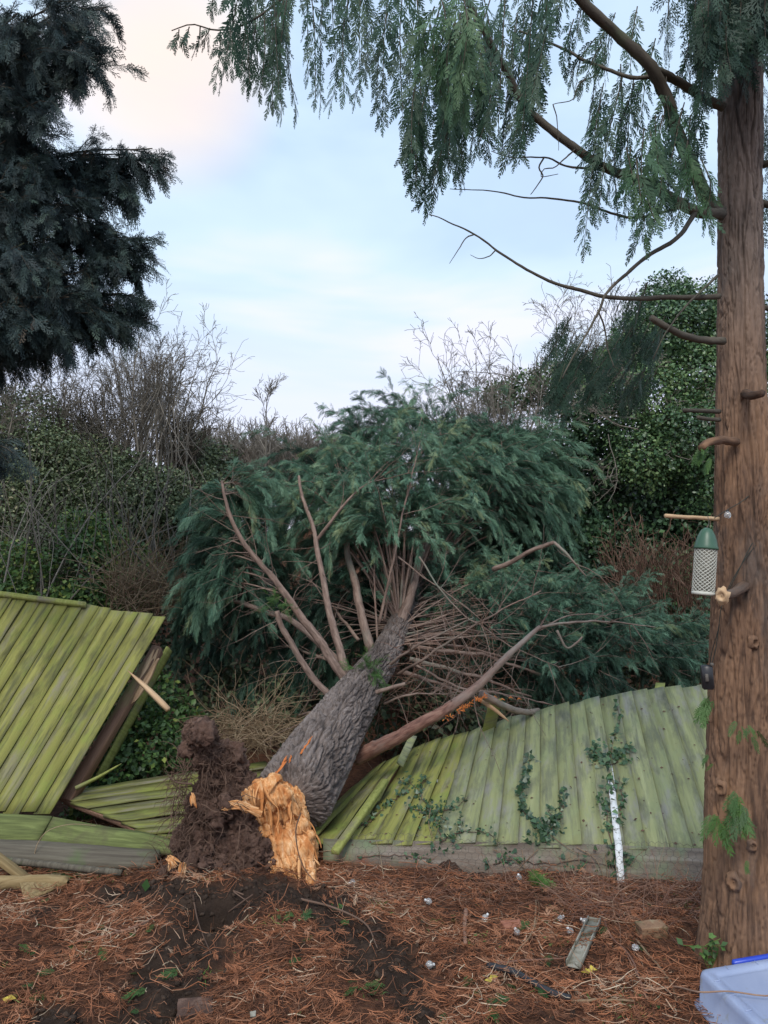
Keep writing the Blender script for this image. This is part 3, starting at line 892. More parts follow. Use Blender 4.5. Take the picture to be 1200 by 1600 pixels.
bleft.build('board_panel', M['mossy_board'], fr)
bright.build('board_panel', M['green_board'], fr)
mb = MB()
# raised narrow batten on top of boards, one split upright piece
nR = nrm(np.cross(BR[15] - BR[10], TR[12] - BR[12]))
if nR[2] < 0: nR = -nR
def onR(px, py, dz=.02):
    """pixel -> point on the fallen right panel"""
    i = 12
    P0 = BR[i]; d = ray(px, py); tt_ = ((P0 - CAM) @ nR) / (d @ nR)
    return CAM + d * tt_ + nR * dz
mb = MB()
a_, b_ = onR(1015, 1120, .03), onR(1024, 1074, .04)
slab(mb, np.stack([a_, b_]), np.stack([a_, b_]) + nrm(BR[18] - BR[17]) * .07, .01, K=6, wob=.002)
mb.build('raised_board', M['olive_board'], fr)
mb = MB(); pa, pb = onR(935, 1160, .012), onR(934, 1096, .012)
tubes(mb, cm([pa, pb], 4), np.full(4, .004), 4)
mb.build('split_strip', M['red_limb'], fr)
mb = MB()
for (fq, off) in ((.18, .03), (.85, .03)):
    L_ = BR * (1 - fq) + TR * fq
    L_ = cm(L_[8:], 30) - nR * .045
    tubes(mb, L_, np.full(30, .028), 4, cap=True)
mb.build('back_rail', M['post_wood'], fr)
mb = MB()
stn = [(505, 1310, 1343), (650, 1314, 1356), (800, 1316, 1374), (950, 1320, 1386), (1110, 1326, 1397), (1310, 1332, 1407)]
tp = pxline([(x, y, 4.25 - .22 * (x - 520) / 600) for x, y, _ in stn]); bt = pxline([(x, y, 4.13 - .25 * (x - 520) / 600) for x, _, y in stn])
slab(mb, tp, bt, .045, K=60, seed=2.1, wob=.008, jag=.005)
_fence_geo.append((np.concatenate(mb.v), np.concatenate([f for f in mb.f if f.shape[1] == 4])))
mb.thing('gravel_board', 'long weathered base board with orange lower edge beneath the pale green fallen panel', 'board', M['rail_wood'])
mb = MB(); bt2 = bt + [0, .002, -.012]
for i_ in range(1):
    slab(mb, bt2 + [0, -.004, .008], bt2 + [0, 0.012, -.022], .03, K=60, seed=5, wob=.006)
mb.thing('fence_rail', 'narrow reddish rail running directly under the long weathered base board', 'rail', M['post_wood'])
# broken plank + splinters near the limb fork
mb = MB()
slab(mb, pxline([(772, 1148, 5.42), (785, 1092, 5.25)]), pxline([(752, 1152, 5.42), (764, 1100, 5.25)]), .012, K=8, wob=.002, seed=9)
mb.thing('broken_plank', 'short mossy plank standing up under the forked red limb', 'plank', M['olive_board'])
mb = MB()
P = pxline([(750, 1093, 5.1), (772, 1108, 5.05), (795, 1127, 5.0)]); tubes(mb, cm(P, 6), np.array([.016, .018, .017, .015, .012, .003]), 4, cap=True)
mb.thing('wood_splinter', 'pale pointed splinter lying across the upright mossy plank', 'splinter', M['pale_wood'])
mb = MB()
slab(mb, pxline([(630, 1198, 5.0), (652, 1150, 5.3)]), pxline([(620, 1190, 5.0), (640, 1148, 5.3)]), .012, K=8, seed=3)
mb.thing('broken_plank', 'small pale green broken board end beside the base of the red limb', 'plank', M['green_board'])
mb = MB()
a_, b_ = W(523, 1338, 4.05), W(602, 1225, 4.75)
box(mb, (a_ + b_) / 2 + [0, 0, .02], np.linalg.norm(b_ - a_), .045, .03, ax=b_ - a_, bev=.004)
mb.thing('loose_batten', 'grey-green batten lying diagonally across the left end of the fallen panel beside the trunk', 'batten', M['olive_board'])

# white plastic strip
mb = MB()
pts = [(951, 1194), (956, 1245), (963, 1310), (970, 1378)]
Pw = np.array([onR(x, y, .045) for x, y in pts[:3]] + [onR(966, 1340, .06), W(970, 1378, 3.90)]); Pw = cm(Pw, 26)
side = nrm(np.array([1, .05, 0]))
V, F, C = [], [], []
for i, p in enumerate(Pw):
    w = .014 + .004 * (i > 3)
    w += .0025 * ((i % 3) == 0)
    V += [p - side * w, p + side * w, p + side * w - nR * .012, p - side * w - nR * .012]
for i in range(25):
    for j in range(4):
        F.append((i * 4 + j, i * 4 + (j + 1) % 4, i * 4 + 4 + (j + 1) % 4, i * 4 + 4 + j))
F += [(3, 2, 1, 0), (100, 101, 102, 103)]
mb.add(V, F)
ws = mb.thing('plastic_strip', 'white plastic edging strip lying on the green panel and hanging over the base board', 'plastic strip', M['white_plastic'])

# chicken wire at the foot of the right fence
mb = MB()
P0, P1 = [], []
hx = .020
def cw(u, v):
    x = -.15 + u
    return np.stack([x, 4.09 - .10 * (x + .15) - .02 + .02 * np.sin(u * 9) - .5 * (.12 - v) * .35, v + .012 * np.sin(u * 5.1)], -1)
nu, nv = 52, 7
for i in range(nu):
    for j in range(nv):
        cx, cz = i * hx * 1.732 + (j % 2) * hx * .866, -.02 + j * hx * 1.5
        for an in (30, 90, 150):
            a1, a2 = math.radians(an), math.radians(an + 60)
            P0.append((cx + hx * math.cos(a1), cz + hx * math.sin(a1))); P1.append((cx + hx * math.cos(a2), cz + hx * math.sin(a2)))
P0 = np.array(P0); P1 = np.array(P1)
tubes(mb, np.stack([cw(P0[:, 0], P0[:, 1]), cw(P1[:, 0], P1[:, 1])], 1), np.full((len(P0), 2), .0009), 3, co=False)
mb.thing('chicken_wire', 'hexagonal chicken wire netting sagging in the gap below the right fence board', 'wire netting', M['galv'])

# ------------------------------------------------------------------ standing tree at right
TX, TY = W(1161, 1450, 3.15)[0], 3.15
std = thing('standing_tree', 'tall standing conifer with furrowed brown trunk filling the right edge', 'tree', (TX, TY, 0), None)
zl = [W(1160, y, TY)[2] for y in (1450, 1200, 1000, 800, 600, 400, 160)]
cx = [1163, 1163, 1162, 1160, 1157.5, 1156.5, 1157]
rp_ = [.166, .150, .134, .114, .101, .094, .090]
path = [np.array([TX + .01, TY, -.12])] + [np.array([W(c, y_, TY)[0], TY, z]) for c, z, y_ in zip(cx, zl, (1450, 1200, 1000, 800, 600, 400, 160))] + [np.array([W(1157, 160, TY)[0] + .10, TY, 5.5]), np.array([W(1157, 160, TY)[0] + .2, TY + .05, 8.5])]
zs = np.array([p[2] for p in path]); rs = np.array([.205] + rp_ + [.075, .03])
L_tot = zs[-1] - zs[0]


def bark_disp(co, t, th):
    k = crack_field(co, 24, 2.3)
    b_ = fbm(co * np.array([70, 70, 14]), 3)
    c_ = fbm(co * np.array([4, 4, 1.2]), 2)
    f_ = crack_field(co, 52, 6.5, .10, 13.0)
    return .010 * (k - .8) + .0035 * (f_ - .8) + .0042 * b_ + .008 * c_


def bark_r(V, F, co, a=24, b=2.3):
    k = (crack_field(co, a, b) * (.65 + .35 * crack_field(co, a * 2.15, b * 2.8, .10, 13.0)))[F[:, 0]]; c0 = co[F[:, 0]]
    big = fbm(c0 * np.array([5, 5, 1.6]) + 3, 3); fine = fbm(c0 * np.array([60, 60, 9]), 3)
    return np.clip(.18 + .5 * k + .55 * big + .22 * fine, 0, 1)  # cracks darker: inner bark tone plus fissure shade painted in


mb = MB()
V, F, co, *_ = grid_tube(path, lambda q: np.interp(zs[0] + q * L_tot, zs, rs) * .97, 190, 1500, lambda c, t_, th: bark_disp(c, t_, th) + .03 * np.maximum(0, np.cos(th * 4 + 1)) * sm(.05, 0, t_))
mb.add(V, F, bark_r(V, F, co), co)
mb.build('trunk', M['bark'], std, smooth=True)

boughs = {}
def bough(name, pts, r0, r1, m='branch_dark', **k):
    mb = MB(); P = limb(mb, pts, r0, r1, **k); o = mb.build(name, M[m], std, smooth=True)
    return P
b1 = bough('bough', [(1125, 332, 3.10), (1108, 318, 3.05), (1062, 215, 2.95), (1040, 150, 2.9), (1018, 108, 2.85), (960, 52, 2.8), (905, -8, 2.7), (840, -80, 2.6), (740, -150, 2.5)], .030, .014, n=50, sides=12)
b1b = bough('bough', [(1130, 168, 3.10), (1095, 150, 3.05), (1060, 128, 2.98), (1022, 108, 2.88)], .020, .016, n=20)
b2 = bough('bough', [(1128, 335, 3.08), (1085, 328, 3.0), (1045, 308, 3.0), (1010, 288, 3.05), (950, 264, 3.1), (898, 234, 3.1), (850, 196, 3.1), (818, 158, 3.05), (790, 108, 3.0), (762, 60, 2.9), (725, -15, 2.8), (690, -80, 2.7)], .024, .010, n=60, sides=12)
b3 = bough('dead_branch', [(1032, 118, 2.9), (980, 120, 2.95), (920, 96, 3.0), (870, 72, 3.05), (812, 48, 3.1)], .009, .004, n=30)
b4 = bough('dead_branch', [(1090, 325, 3.0), (1062, 368, 2.95), (1010, 402, 2.9), (975, 432, 2.85), (945, 462, 2.8), (935, 486, 2.8), (908, 535, 2.78), (880, 590, 2.75)], .011, .0025, n=44)
b5 = bough('dead_branch', [(1124, 463, 3.08), (1060, 466, 3.0), (990, 466, 2.95), (930, 458, 2.9), (870, 444, 2.9), (822, 421, 2.9), (780, 394, 2.9), (742, 366, 2.9), (700, 346, 2.9), (668, 336, 2.9)], .0125, .0018, n=60)
b6 = bough('branch_stub', [(1130, 533, 3.08), (1090, 530, 3.0), (1056, 519, 2.95), (1017, 496, 2.9)], .017, .013, n=20)
b7 = bough('dead_branch', [(1060, 325, 3.1), (1000, 340, 3.1), (960, 335, 3.1), (900, 315, 3.1), (830, 309, 3.1), (780, 300, 3.1), (703, 294, 3.1)], .007, .0015, n=44)
b8 = bough('dead_branch', [(950, 266, 3.1), (905, 262, 3.05), (880, 258, 3.05), (850, 246, 3.0), (800, 246, 3.0), (768, 236, 3.0)], .006, .0015, n=30)
bough('dead_branch', [(850, 246, 3.0), (842, 262, 3.0), (848, 275, 3.0), (838, 292, 3.0), (829, 304, 3.0)], .004, .0015, n=16)
bough('dead_branch', [(898, 234, 3.08), (880, 250, 3.0), (866, 262, 3.0), (850, 264, 3.0), (846, 276, 3.0), (872, 272, 3.0)], .004, .0013, n=20)
bough('dead_branch', [(942, 100, 3.0), (930, 118, 3.0), (905, 130, 2.98), (895, 155, 2.96), (864, 163, 2.95)], .0035, .0015, n=20)
bough('dead_branch', [(864, 163, 2.95), (870, 185, 2.95), (872, 215, 2.95), (873, 235, 2.95)], .0025, .001, n=12)
bough('dead_branch', [(742, 366, 2.9), (728, 372, 2.88), (715, 392, 2.85), (702, 412, 2.84)], .003, .001, n=12)
bough('dead_branch', [(775, 390, 2.9), (765, 400, 2.88), (748, 404, 2.86), (735, 398, 2.86)], .003, .001, n=12)
bough('dead_branch', [(934, 484, 2.8), (944, 510, 2.82), (950, 545, 2.85), (960, 575, 2.85)], .004, .0015, n=14)
bough('dead_branch', [(1122, 430, 3.08), (1095, 455, 3.0), (1070, 480, 2.95), (1040, 520, 2.9), (1020, 560, 2.9)], .006, .002, n=16)
bough('branch_stub', [(1124, 643, 3.08), (1100, 642, 3.0), (1068, 641, 2.95)], .010, .008, n=12)
bough('branch_stub', [(1124, 656, 3.06), (1108, 655, 3.0), (1090, 652, 2.96)], .009, .008, n=10)
bough('branch_stub', [(1150, 690, 3.05), (1125, 688, 2.98), (1108, 691, 2.93), (1096, 700, 2.88)], .018, .015, m='bark', n=14, sides=14)
bough('branch_stub', [(1122, 811, 3.1), (1085, 809, 3.0), (1040, 806, 2.92)], .009, .008, m='pale_wood', n=12)
bough('branch_stub', [(1165, 915, 3.05), (1148, 926, 2.98), (1128, 931, 2.88)], .022, .017, m='bark', n=12, sides=14)
bough('branch_stub', [(1165, 615, 3.05), (1176, 618, 2.95), (1192, 614, 2.9)], .02, .016, m='bark', n=12, sides=14)
bough('dead_branch', [(1192, 258, 3.15), (1215, 250, 3.1), (1260, 240, 3.0)], .015, .01, n=12)
bough('dead_branch', [(1190, 318, 3.15), (1220, 320, 3.1), (1270, 300, 3.0)], .016, .012, n=12)
bough('dead_branch', [(1190, 480, 3.15), (1215, 482, 3.1), (1260, 470, 3.0)], .012, .01, n=12)
# cut end and knots
for (x, y, rr_) in ((1128, 931, .016), (1116, 1128, .014), (1135, 1238, .016), (1182, 1005, .014), (1150, 1382, .018), (1175, 1322, .012)):
    mb = MB()
    c = W(x, y, 2.995 if y > 935 else 2.87)
    if y > 935:
        dxy = np.array([c[0] - TX, c[1] - TY]); dist = np.interp(c[2], zs, rs)
        az_ = math.asin(max(-.95, min(.95, (W(x, y, 3.0)[0] - TX) / dist)))
        nn = np.array([math.sin(az_), -math.cos(az_), 0]); c = np.array([TX, TY, c[2]]) + nn * dist * 1.0
    else:
        nn = nrm(W(1128, 931, 2.88) - W(1148, 926, 2.98))
    u_ = nrm(np.cross(nn, [0, 0, 1.])); w_ = np.cross(u_, nn)
    th = np.linspace(0, 2 * np.pi, 19)[:-1]
    rings = []
    for (k_, h_) in ((1.9, -.006), (1.5, .006), (1.1, .012), (.8, .006), (.45, -.001), (.1, .003)):
        wv = 1 + .12 * rng.normal(size=18) * (k_ > .5)
        rings.append(c + nn * h_ + rr_ * k_ * ((np.cos(th) * wv)[:, None] * u_ * .9 + (np.sin(th) * wv)[:, None] * w_ * 1.1))
    V = np.array(rings); F = [(i * 18 + j, i * 18 + (j + 1) % 18, i * 18 + 18 + (j + 1) % 18, i * 18 + 18 + j) for i in range(5) for j in range(18)]
    mb.add(V, F, .6 if y > 935 else .9); mb.build('knot' if y > 935 else 'cut_end', M['bark'] if y > 935 else M['pale_wood'], std, smooth=True)

# hanging sprays
FRf = [spray_tmpl(8, .034, s + 50, ang=.60, L=.42, sub=5, subL=.34, zf=.05) for s in range(4)]
FR = [spray_tmpl(9, .062, s, ang=.62, L=.30, sub=0, zf=.05) for s in range(5)]
FRs = [spray_tmpl(5, .050, s + 9, ang=.62, L=.42, sub=2, subL=.42, zf=.03) for s in range(3)]


def hanging(mb, mbt, x, y0, y1, Y, size=.13, Y1=None, dens=1.0, rb=.4, tm=FR, lean=0.0):
    a_ = W(x + lean, y0, Y); b_ = W(x, y1, Y1 or Y)
    L = np.linalg.norm(b_ - a_)
    mid = (a_ + b_) / 2 + np.array([rng.normal() * .05, rng.normal() * .05, .02]) * L
    K = 14
    P = cm([a_, mid, b_], K); T = nrm(np.gradient(P, axis=0))
    tubes(mbt, P, np.linspace(.0032, .0012, K), 3, co=False)
    yaw = rng.normal(0, .75)
    nrmv = np.array([math.sin(yaw), -math.cos(yaw), rng.normal() * .2])
    n = max(5, int(L / .024 * dens))
    q = (np.arange(n) + .5) / n
    O = np.stack([np.interp(q * (K - 1), np.arange(K), P[:, a]) for a in range(3)], -1)
    D = np.stack([np.interp(q * (K - 1), np.arange(K), T[:, a]) for a in range(3)], -1)
    sd = nrm(np.cross(D, nrmv)) * np.where(np.arange(n) % 2 == 0, 1, -1)[:, None]
    an = rng.normal(.50, .10, n)[:, None]
    an[-1] = 0
    DD = nrm(D * np.cos(an) + sd * np.sin(an) + rng.normal(size=(n, 3)) * .14 + [0, 0, -.12])
    S = size * (1.0 - .45 * q) * (0.6 + .4 * np.minimum(1, q * 5)) * rng.uniform(.75, 1.15, n)
    NN = nrmv + rng.normal(size=(n, 3)) * .28
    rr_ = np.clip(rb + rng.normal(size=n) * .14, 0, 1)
    ch = rng.integers(0, len(tm), n)
    for k in range(len(tm)):
        s_ = ch == k
        place(mb, tm[k], O[s_], DD[s_], NN[s_], S[s_] * 1.05, droop=.18, r=rr_[s_])


env = [(275, 60), (300, 95), (330, 120), (360, 105), (395, 150), (440, 188), (475, 180), (510, 165), (560, 160), (600, 195), (620, 140), (640, 270), (665, 322), (690, 262), (715, 275), (740, 235), (765, 222), (800, 248), (825, 205), (838, 80), (850, 40)]
ex = np.array([e_[0] for e_ in env]); ey = np.array([e_[1] for e_ in env])
ml, mt = MB(), MB()
for x in np.arange(352, 838, 12.5):
    xx = x + rng.uniform(-5, 5)
    top = np.interp(xx, ex, ey)
    Y = rng.uniform(2.45, 3.5)
    ye = top - abs(rng.normal(0, 34)) if rng.uniform() > .25 else top
    y0 = -120 + rng.uniform(-20, 30)
    if ye - y0 > 230: y0 = ye - rng.uniform(180, 260)
    hanging(ml, mt, xx, y0, ye, Y, size=rng.uniform(.11, .155), lean=rng.uniform(-20, 40), rb=.32, dens=.8)
# the sparse tip at far left reaching out along a small bough
tipb = pxline([(268, 48, 2.75), (300, 38, 2.75), (335, 47, 2.75), (372, 42, 2.75), (410, 22, 2.75), (450, -10, 2.75), (520, -60, 2.75)])
tubes(mt, cm(tipb, 24), np.linspace(.002, .007, 24), 5, co=False)
for x, y0, y1 in ((272, 46, 68), (288, 42, 62), (305, 40, 78), (320, 44, 60), (336, 46, 132), (352, 44, 92), (368, 44, 100), (330, -20, 20), (385, -30, 36), (392, 36, 120), (405, 25, 150), (425, 10, 170), (440, 0, 188), (378, 40, 110), (415, 18, 120)):
    hanging(ml, mt, x, y0, y1, 2.75, size=.085, rb=.25, dens=.9, lean=8)
# lower big cluster x 630..830
for x, y0, y1, Y in ((650, 140, 300, 3.0), (668, 130, 322, 2.95), (682, 150, 262, 3.05), (640, 120, 285, 3.05), (700, 120, 272, 2.9), (722, 100, 282, 3.0), (745, 90, 235, 3.0), (765, 60, 240, 3.1), (785, 40, 225, 3.05), (805, 60, 252, 3.1), (822, 40, 215, 3.1), (655, 160, 260, 3.1), (690, 100, 240, 3.1), (708, 60, 230, 3.2), (730, 60, 210, 3.1), (752, 20, 200, 3.2), (795, 20, 190, 3.2)):
    hanging(ml, mt, x, y0, y1, Y, size=.14, rb=.28, lean=rng.uniform(0, 30))
# near cluster, its light put in as brighter leaf colour
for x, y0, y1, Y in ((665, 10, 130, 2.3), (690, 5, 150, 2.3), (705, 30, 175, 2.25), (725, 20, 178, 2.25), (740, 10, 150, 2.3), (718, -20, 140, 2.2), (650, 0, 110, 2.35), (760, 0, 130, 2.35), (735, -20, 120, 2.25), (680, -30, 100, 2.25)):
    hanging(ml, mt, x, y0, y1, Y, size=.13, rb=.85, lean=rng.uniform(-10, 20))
# right of the gap
for x, y0, y1, Y in ((890, 60, 128, 3.0), (880, 30, 110, 3.0), (905, 50, 140, 3.0), (912, 150, 386, 2.95), (925, 130, 320, 3.0), (935, 120, 335, 2.9), (950, 100, 300, 3.0), (965, 130, 345, 2.9), (980, 120, 300, 3.0), (992, 200, 388, 2.75), (1005, 180, 340, 2.75), (1020, 150, 350, 2.8), (1032, 170, 320, 2.75), (1045, 160, 330, 2.8), (1058, 180, 345, 2.8), (1015, 120, 280, 2.9), (1072, 130, 300, 2.85), (1085, 110, 260, 2.9),
                    (975, 230, 330, 2.8), (1000, 60, 200, 3.0), (1040, 60, 190, 3.1), (945, 20, 120, 3.1), (1060, 0, 130, 3.1), (985, 10, 110, 3.1), (865, -60, 40, 3.0), (850, -60, 50, 3.0), (900, -60, 60, 3.1), (918, 60, 200, 3.1)):
    hanging(ml, mt, x, y0, y1, Y, size=.125, rb=.3 if x < 980 else .5, lean=rng.uniform(10, 40))
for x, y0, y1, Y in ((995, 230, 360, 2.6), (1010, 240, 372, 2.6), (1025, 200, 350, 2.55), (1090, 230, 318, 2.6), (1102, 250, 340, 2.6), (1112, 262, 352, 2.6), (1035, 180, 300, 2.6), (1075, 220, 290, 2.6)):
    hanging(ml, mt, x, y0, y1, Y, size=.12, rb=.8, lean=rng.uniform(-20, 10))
# dense dark mass at the top of the trunk
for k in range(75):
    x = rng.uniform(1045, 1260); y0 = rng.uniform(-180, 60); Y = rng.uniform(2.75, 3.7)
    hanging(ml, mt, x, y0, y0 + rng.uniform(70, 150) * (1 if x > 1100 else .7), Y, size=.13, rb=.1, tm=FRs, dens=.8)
for k in range(14):
    x = rng.uniform(1188, 1260); y0 = rng.uniform(100, 330)
    hanging(ml, mt, x, y0, y0 + rng.uniform(60, 110), rng.uniform(3.3, 3.8), size=.12, rb=.15, tm=FRs)
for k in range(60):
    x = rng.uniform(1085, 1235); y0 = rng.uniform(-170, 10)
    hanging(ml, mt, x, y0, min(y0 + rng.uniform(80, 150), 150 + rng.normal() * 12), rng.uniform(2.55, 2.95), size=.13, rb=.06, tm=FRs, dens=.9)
# the out-of-focus low sprays hanging mid-right
for k in range(46):
    x = rng.uniform(850, 1010); y0 = rng.uniform(490, 590)
    hanging(ml, mt, x, y0, y0 + rng.uniform(40, 75), rng.uniform(3.6, 4.3), size=.12, rb=.2, tm=FRs, lean=30)
for k in range(12):
    x = rng.uniform(945, 1005); y0 = rng.uniform(440, 470)
    hanging(ml, mt, x, y0, y0 + rng.uniform(30, 50), rng.uniform(3.2, 3.6), size=.08, rb=.25, tm=FRs, lean=10)
ml.build('foliage', M['cedar_leaf'], std)
mt.build('hanging_twigs', M['branch_dark'], std)['kind'] = 'stuff'
# fresh sprigs on the trunk
for (x, y, sc_, n_) in ((1165, 1135, .10, 7), (1150, 1250, .15, 12), (1105, 1085, .12, 6), (1110, 1180, .07, 3), (1162, 1335, .05, 3), (1125, 1275, .12, 6), (1108, 715, .09, 4), (1105, 700, .09, 4)):
    mb = MB(); O = np.repeat(W(x, y, 2.93)[None], n_, 0) + rng.normal(size=(n_, 3)) * [.012, .008, .018]
    D = nrm(np.stack([rng.uniform(-.9, .7, n_) - (x < 1115) * .8, rng.uniform(-.5, -.1, n_), rng.uniform(-1.1, -.1, n_)], -1))
    for k in range(n_):
        place(mb, FRf[k % 4], O[k:k + 1], D[k:k + 1], np.array([[0, -1, .25]]) + rng.normal(size=(1, 3)) * .5, sc_ * rng.uniform(.4, .85), droop=.4, r=np.array([rng.uniform(.1, 1)]))
    mb.build('sprig', M['sprig_leaf'], std)
# thin loose aerial twigs

# ------------------------------------------------------------------ generic drooping foliage
PL = [spray_tmpl(10, .030, s + 20, ang=.40, L=.42, zf=.14) for s in range(5)]
PL2 = [spray_tmpl(6, .042, s + 30, ang=.55, L=.42, zf=.10, sub=1, subL=.5) for s in range(4)]


def samp(P, Ds, i, t):
    k = P.shape[1]
    u = t * (k - 1); a = np.minimum(u.astype(int), k - 2); f = (u - a)[:, None]
    return P[i, a] * (1 - f) + P[i, a + 1] * f, nrm(Ds[i, a])


def leafy(ml, mt, starts, dirs, lens, nspray, size, tm=PL, wob=.12, grav=.2, spread=.5, sg=.15, rb=.5, rv=.16, r0=.004, t0=.05, tw=True, sides=3, droop=.25):
    out_ = grow(starts, dirs, lens, np.full(len(starts), r0), [dict(wob=wob, up=-grav, tip=.25)], k=7)
    P, R, Ds = out_[0]
    if mt is not None and tw:
        tubes(mt, P, R, sides, co=False)
    n = len(P)
    i = np.repeat(np.arange(n), nspray)
    t = rng.uniform(t0, 1, len(i))
    O, D = samp(P, Ds, i, t)
    D = nrm(D + rng.normal(size=D.shape) * spread + [0, 0, -sg])
    S = size * rng.uniform(.6, 1.25, len(i)) * (1.1 - .3 * t)
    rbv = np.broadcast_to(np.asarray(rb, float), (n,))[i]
    r = np.clip(rbv + .45 * (t - .55) + rng.normal(size=len(i)) * rv, 0, 1)  # lighter new growth at tips, also painting light-dark contrast into the clumps
    NN = rng.normal(size=D.shape) + [0, -.4, .6]
    ch = rng.integers(0, len(tm), len(i))
    for k in range(len(tm)):
        s_ = ch == k
        place(ml, tm[k], O[s_], D[s_], NN[s_], S[s_], droop=droop, r=r[s_])
    return P


# ------------------------------------------------------------------ fallen tree
ft_path = pxline([(452, 1257, 4.25), (492, 1190, 4.65), (540, 1113, 5.15), (576, 1060, 5.65), (608, 1010, 6.2), (655, 905, 7.5), (700, 800, 9.0), (725, 750, 10.6)])
fallen = thing('fallen_tree', 'huge conifer snapped at the roots and toppled across the fences, lying away', 'tree', ft_path[0] * [1, 1, 0])
seg = np.concatenate([[0], np.cumsum(np.linalg.norm(np.diff(ft_path, axis=0), axis=1))]); seg /= seg[-1]
fr_ = np.array([.225, .214, .176, .142, .116, .080, .05, .03])


def bark2(co, t, th):
    p = co * np.array([24, 24, 4.5])
    a = crack_field(co, 24, 5.0, .13) * 1.5 - 1
    b_ = fbm(co * np.array([50, 50, 22]), 4, .6)
    c_ = fbm(co * np.array([3, 3, 1.5]), 2)
    knot = 0
    for (t0_, th0) in ((.085, 4.3), (.15, 2.2), (.2, 5.0)):
        dd = np.sqrt(((t - t0_) * 26) ** 2 + (np.angle(np.exp(1j * (th - th0))) * 1.7) ** 2)
        knot = knot + .02 * np.exp(-(dd / .45) ** 2) - .022 * np.exp(-(dd / .2) ** 2)
    return (.020 * np.clip(a - .3, -1.2, .3) + .007 * b_ + .016 * c_ + knot) * (1 - .6 * t)


V, F, co, PTH, PT, PA, PB, PL_ = grid_tube(list(ft_path), lambda q: np.interp(q, seg, fr_) - .235 * (1 - np.sqrt(np.clip(q / .014, 0, 1) * (2 - np.clip(q / .014, 0, 1)))), 260, 1100, bark2)
mb = MB(); mb.add(V, F, bark_r(V, F, co, 24, 5.5), co); mb.build('trunk', M['grey_bark'], fallen, smooth=True)
# bright orange torn bark streaks along the upper side
for (x0, y0, x1, y1, w) in ((420, 1222, 432, 1205, .010), (430, 1212, 448, 1188, .011), (440, 1196, 449, 1180, .010), (470, 1178, 478, 1163, .007), (476, 1170, 488, 1150, .008), (415, 1226, 421, 1216, .012), (455, 1180, 452, 1192, .006)):
    mb = MB()
    for k in range(3):
        Ym = 4.32 + (1230 - y0) * .0068
        a_ = W(x0 + rng.uniform(-3, 3), y0, 5.2); b_ = W(x1 + rng.uniform(-3, 3), y1, 5.2)
        # project on the trunk surface along the view ray
        P = []
        for q in np.linspace(0, 1, 6):
            px, py = x0 * (1 - q) + x1 * q + rng.uniform(-1.5, 1.5), y0 * (1 - q) + y1 * q
            d = ray(px, py); best = None
            ys = np.linspace(3.9, 6.0, 200); pts_ = CAM + d[None] * (ys / d[1])[:, None]
            dist = np.linalg.norm(pts_[:, None] - PTH[None, ::8], axis=2); jx = dist.argmin(1)
            rad_ = np.interp(np.linspace(0, 1, len(PTH))[::8][jx], seg, fr_) + .012
            ins = np.where(dist[np.arange(200), jx] < rad_)[0]
            if len(ins): P.append(pts_[ins[0]])
        if len(P) > 2:
            P = cm(np.array(P), 6)
            tubes(mb, P, np.array([.002, w * .6, w * .7, w * .6, w * .4, .001]) * rng.uniform(.5, .9), 4)
    if mb.n: mb.build('bark_tear', M['orange_tear'], fallen)

FL, FT = MB(), MB()


def flimb(pts, r0, r1, mname='limb_bark', n=36, sides=10, wob=.012, twigs=0, tl=.5, name='limb', cutc=True):
    mb = MB(); P = limb(mb, pts, r0, r1, n=n, sides=sides, wob=wob)
    mb.build(name, M[mname], fallen, smooth=True)
    if twigs:
        q = rng.uniform(.25, 1, twigs); i = np.minimum((q * (n - 1)).astype(int), n - 2)
        T = nrm(np.gradient(P, axis=0))[i]
        rv = rng.normal(size=(twigs, 3)); D = nrm(T * .5 + rv * .6)
        o = grow(P[i], D, tl * rng.uniform(.5, 1.2, twigs), np.full(twigs, .004), [dict(wob=.12, up=-.03, tip=.3), dict(n=3, len=.5, ang=.6, wob=.15, up=-.05, tip=.4)], k=6)
        for a in o:
            tubes(FT, a[0], a[1], 3, co=False)
    return P


L1 = flimb([(520, 1092, 5.35), (482, 1050, 5.4), (440, 978, 5.4), (432, 955, 5.4)], .026, .020, twigs=5)
L1b = flimb([(548, 1062, 5.6), (500, 1005, 5.8), (450, 968, 6.0), (400, 950, 6.1), (362, 938, 6.2)], .032, .018, twigs=8)
L2 = flimb([(540, 1062, 5.5), (492, 992, 5.6), (430, 908, 5.7), (376, 842, 5.8), (352, 782, 5.9), (347, 752, 6.0)], .036, .010, n=50, twigs=22, tl=.45)
L3 = flimb([(545, 1070, 5.55), (522, 985, 5.7), (500, 880, 5.9), (490, 830, 6.0), (472, 772, 6.2), (468, 745, 6.3)], .034, .011, n=50, twigs=14, tl=.4)
L3b = flimb([(494, 845, 5.98), (515, 818, 5.95), (545, 780, 6.0), (575, 755, 6.1), (600, 748, 6.2)], .014, .005, twigs=5)
L4 = flimb([(580, 1017, 6.1), (560, 940, 6.3), (545, 870, 6.5), (536, 790, 6.8), (530, 740, 7.0)], .040, .018, n=40, twigs=8)
L5 = flimb([(618, 992, 6.4), (645, 915, 6.8), (662, 860, 7.2), (680, 800, 7.7), (692, 760, 8.2)], .050, .022, n=40, twigs=10)
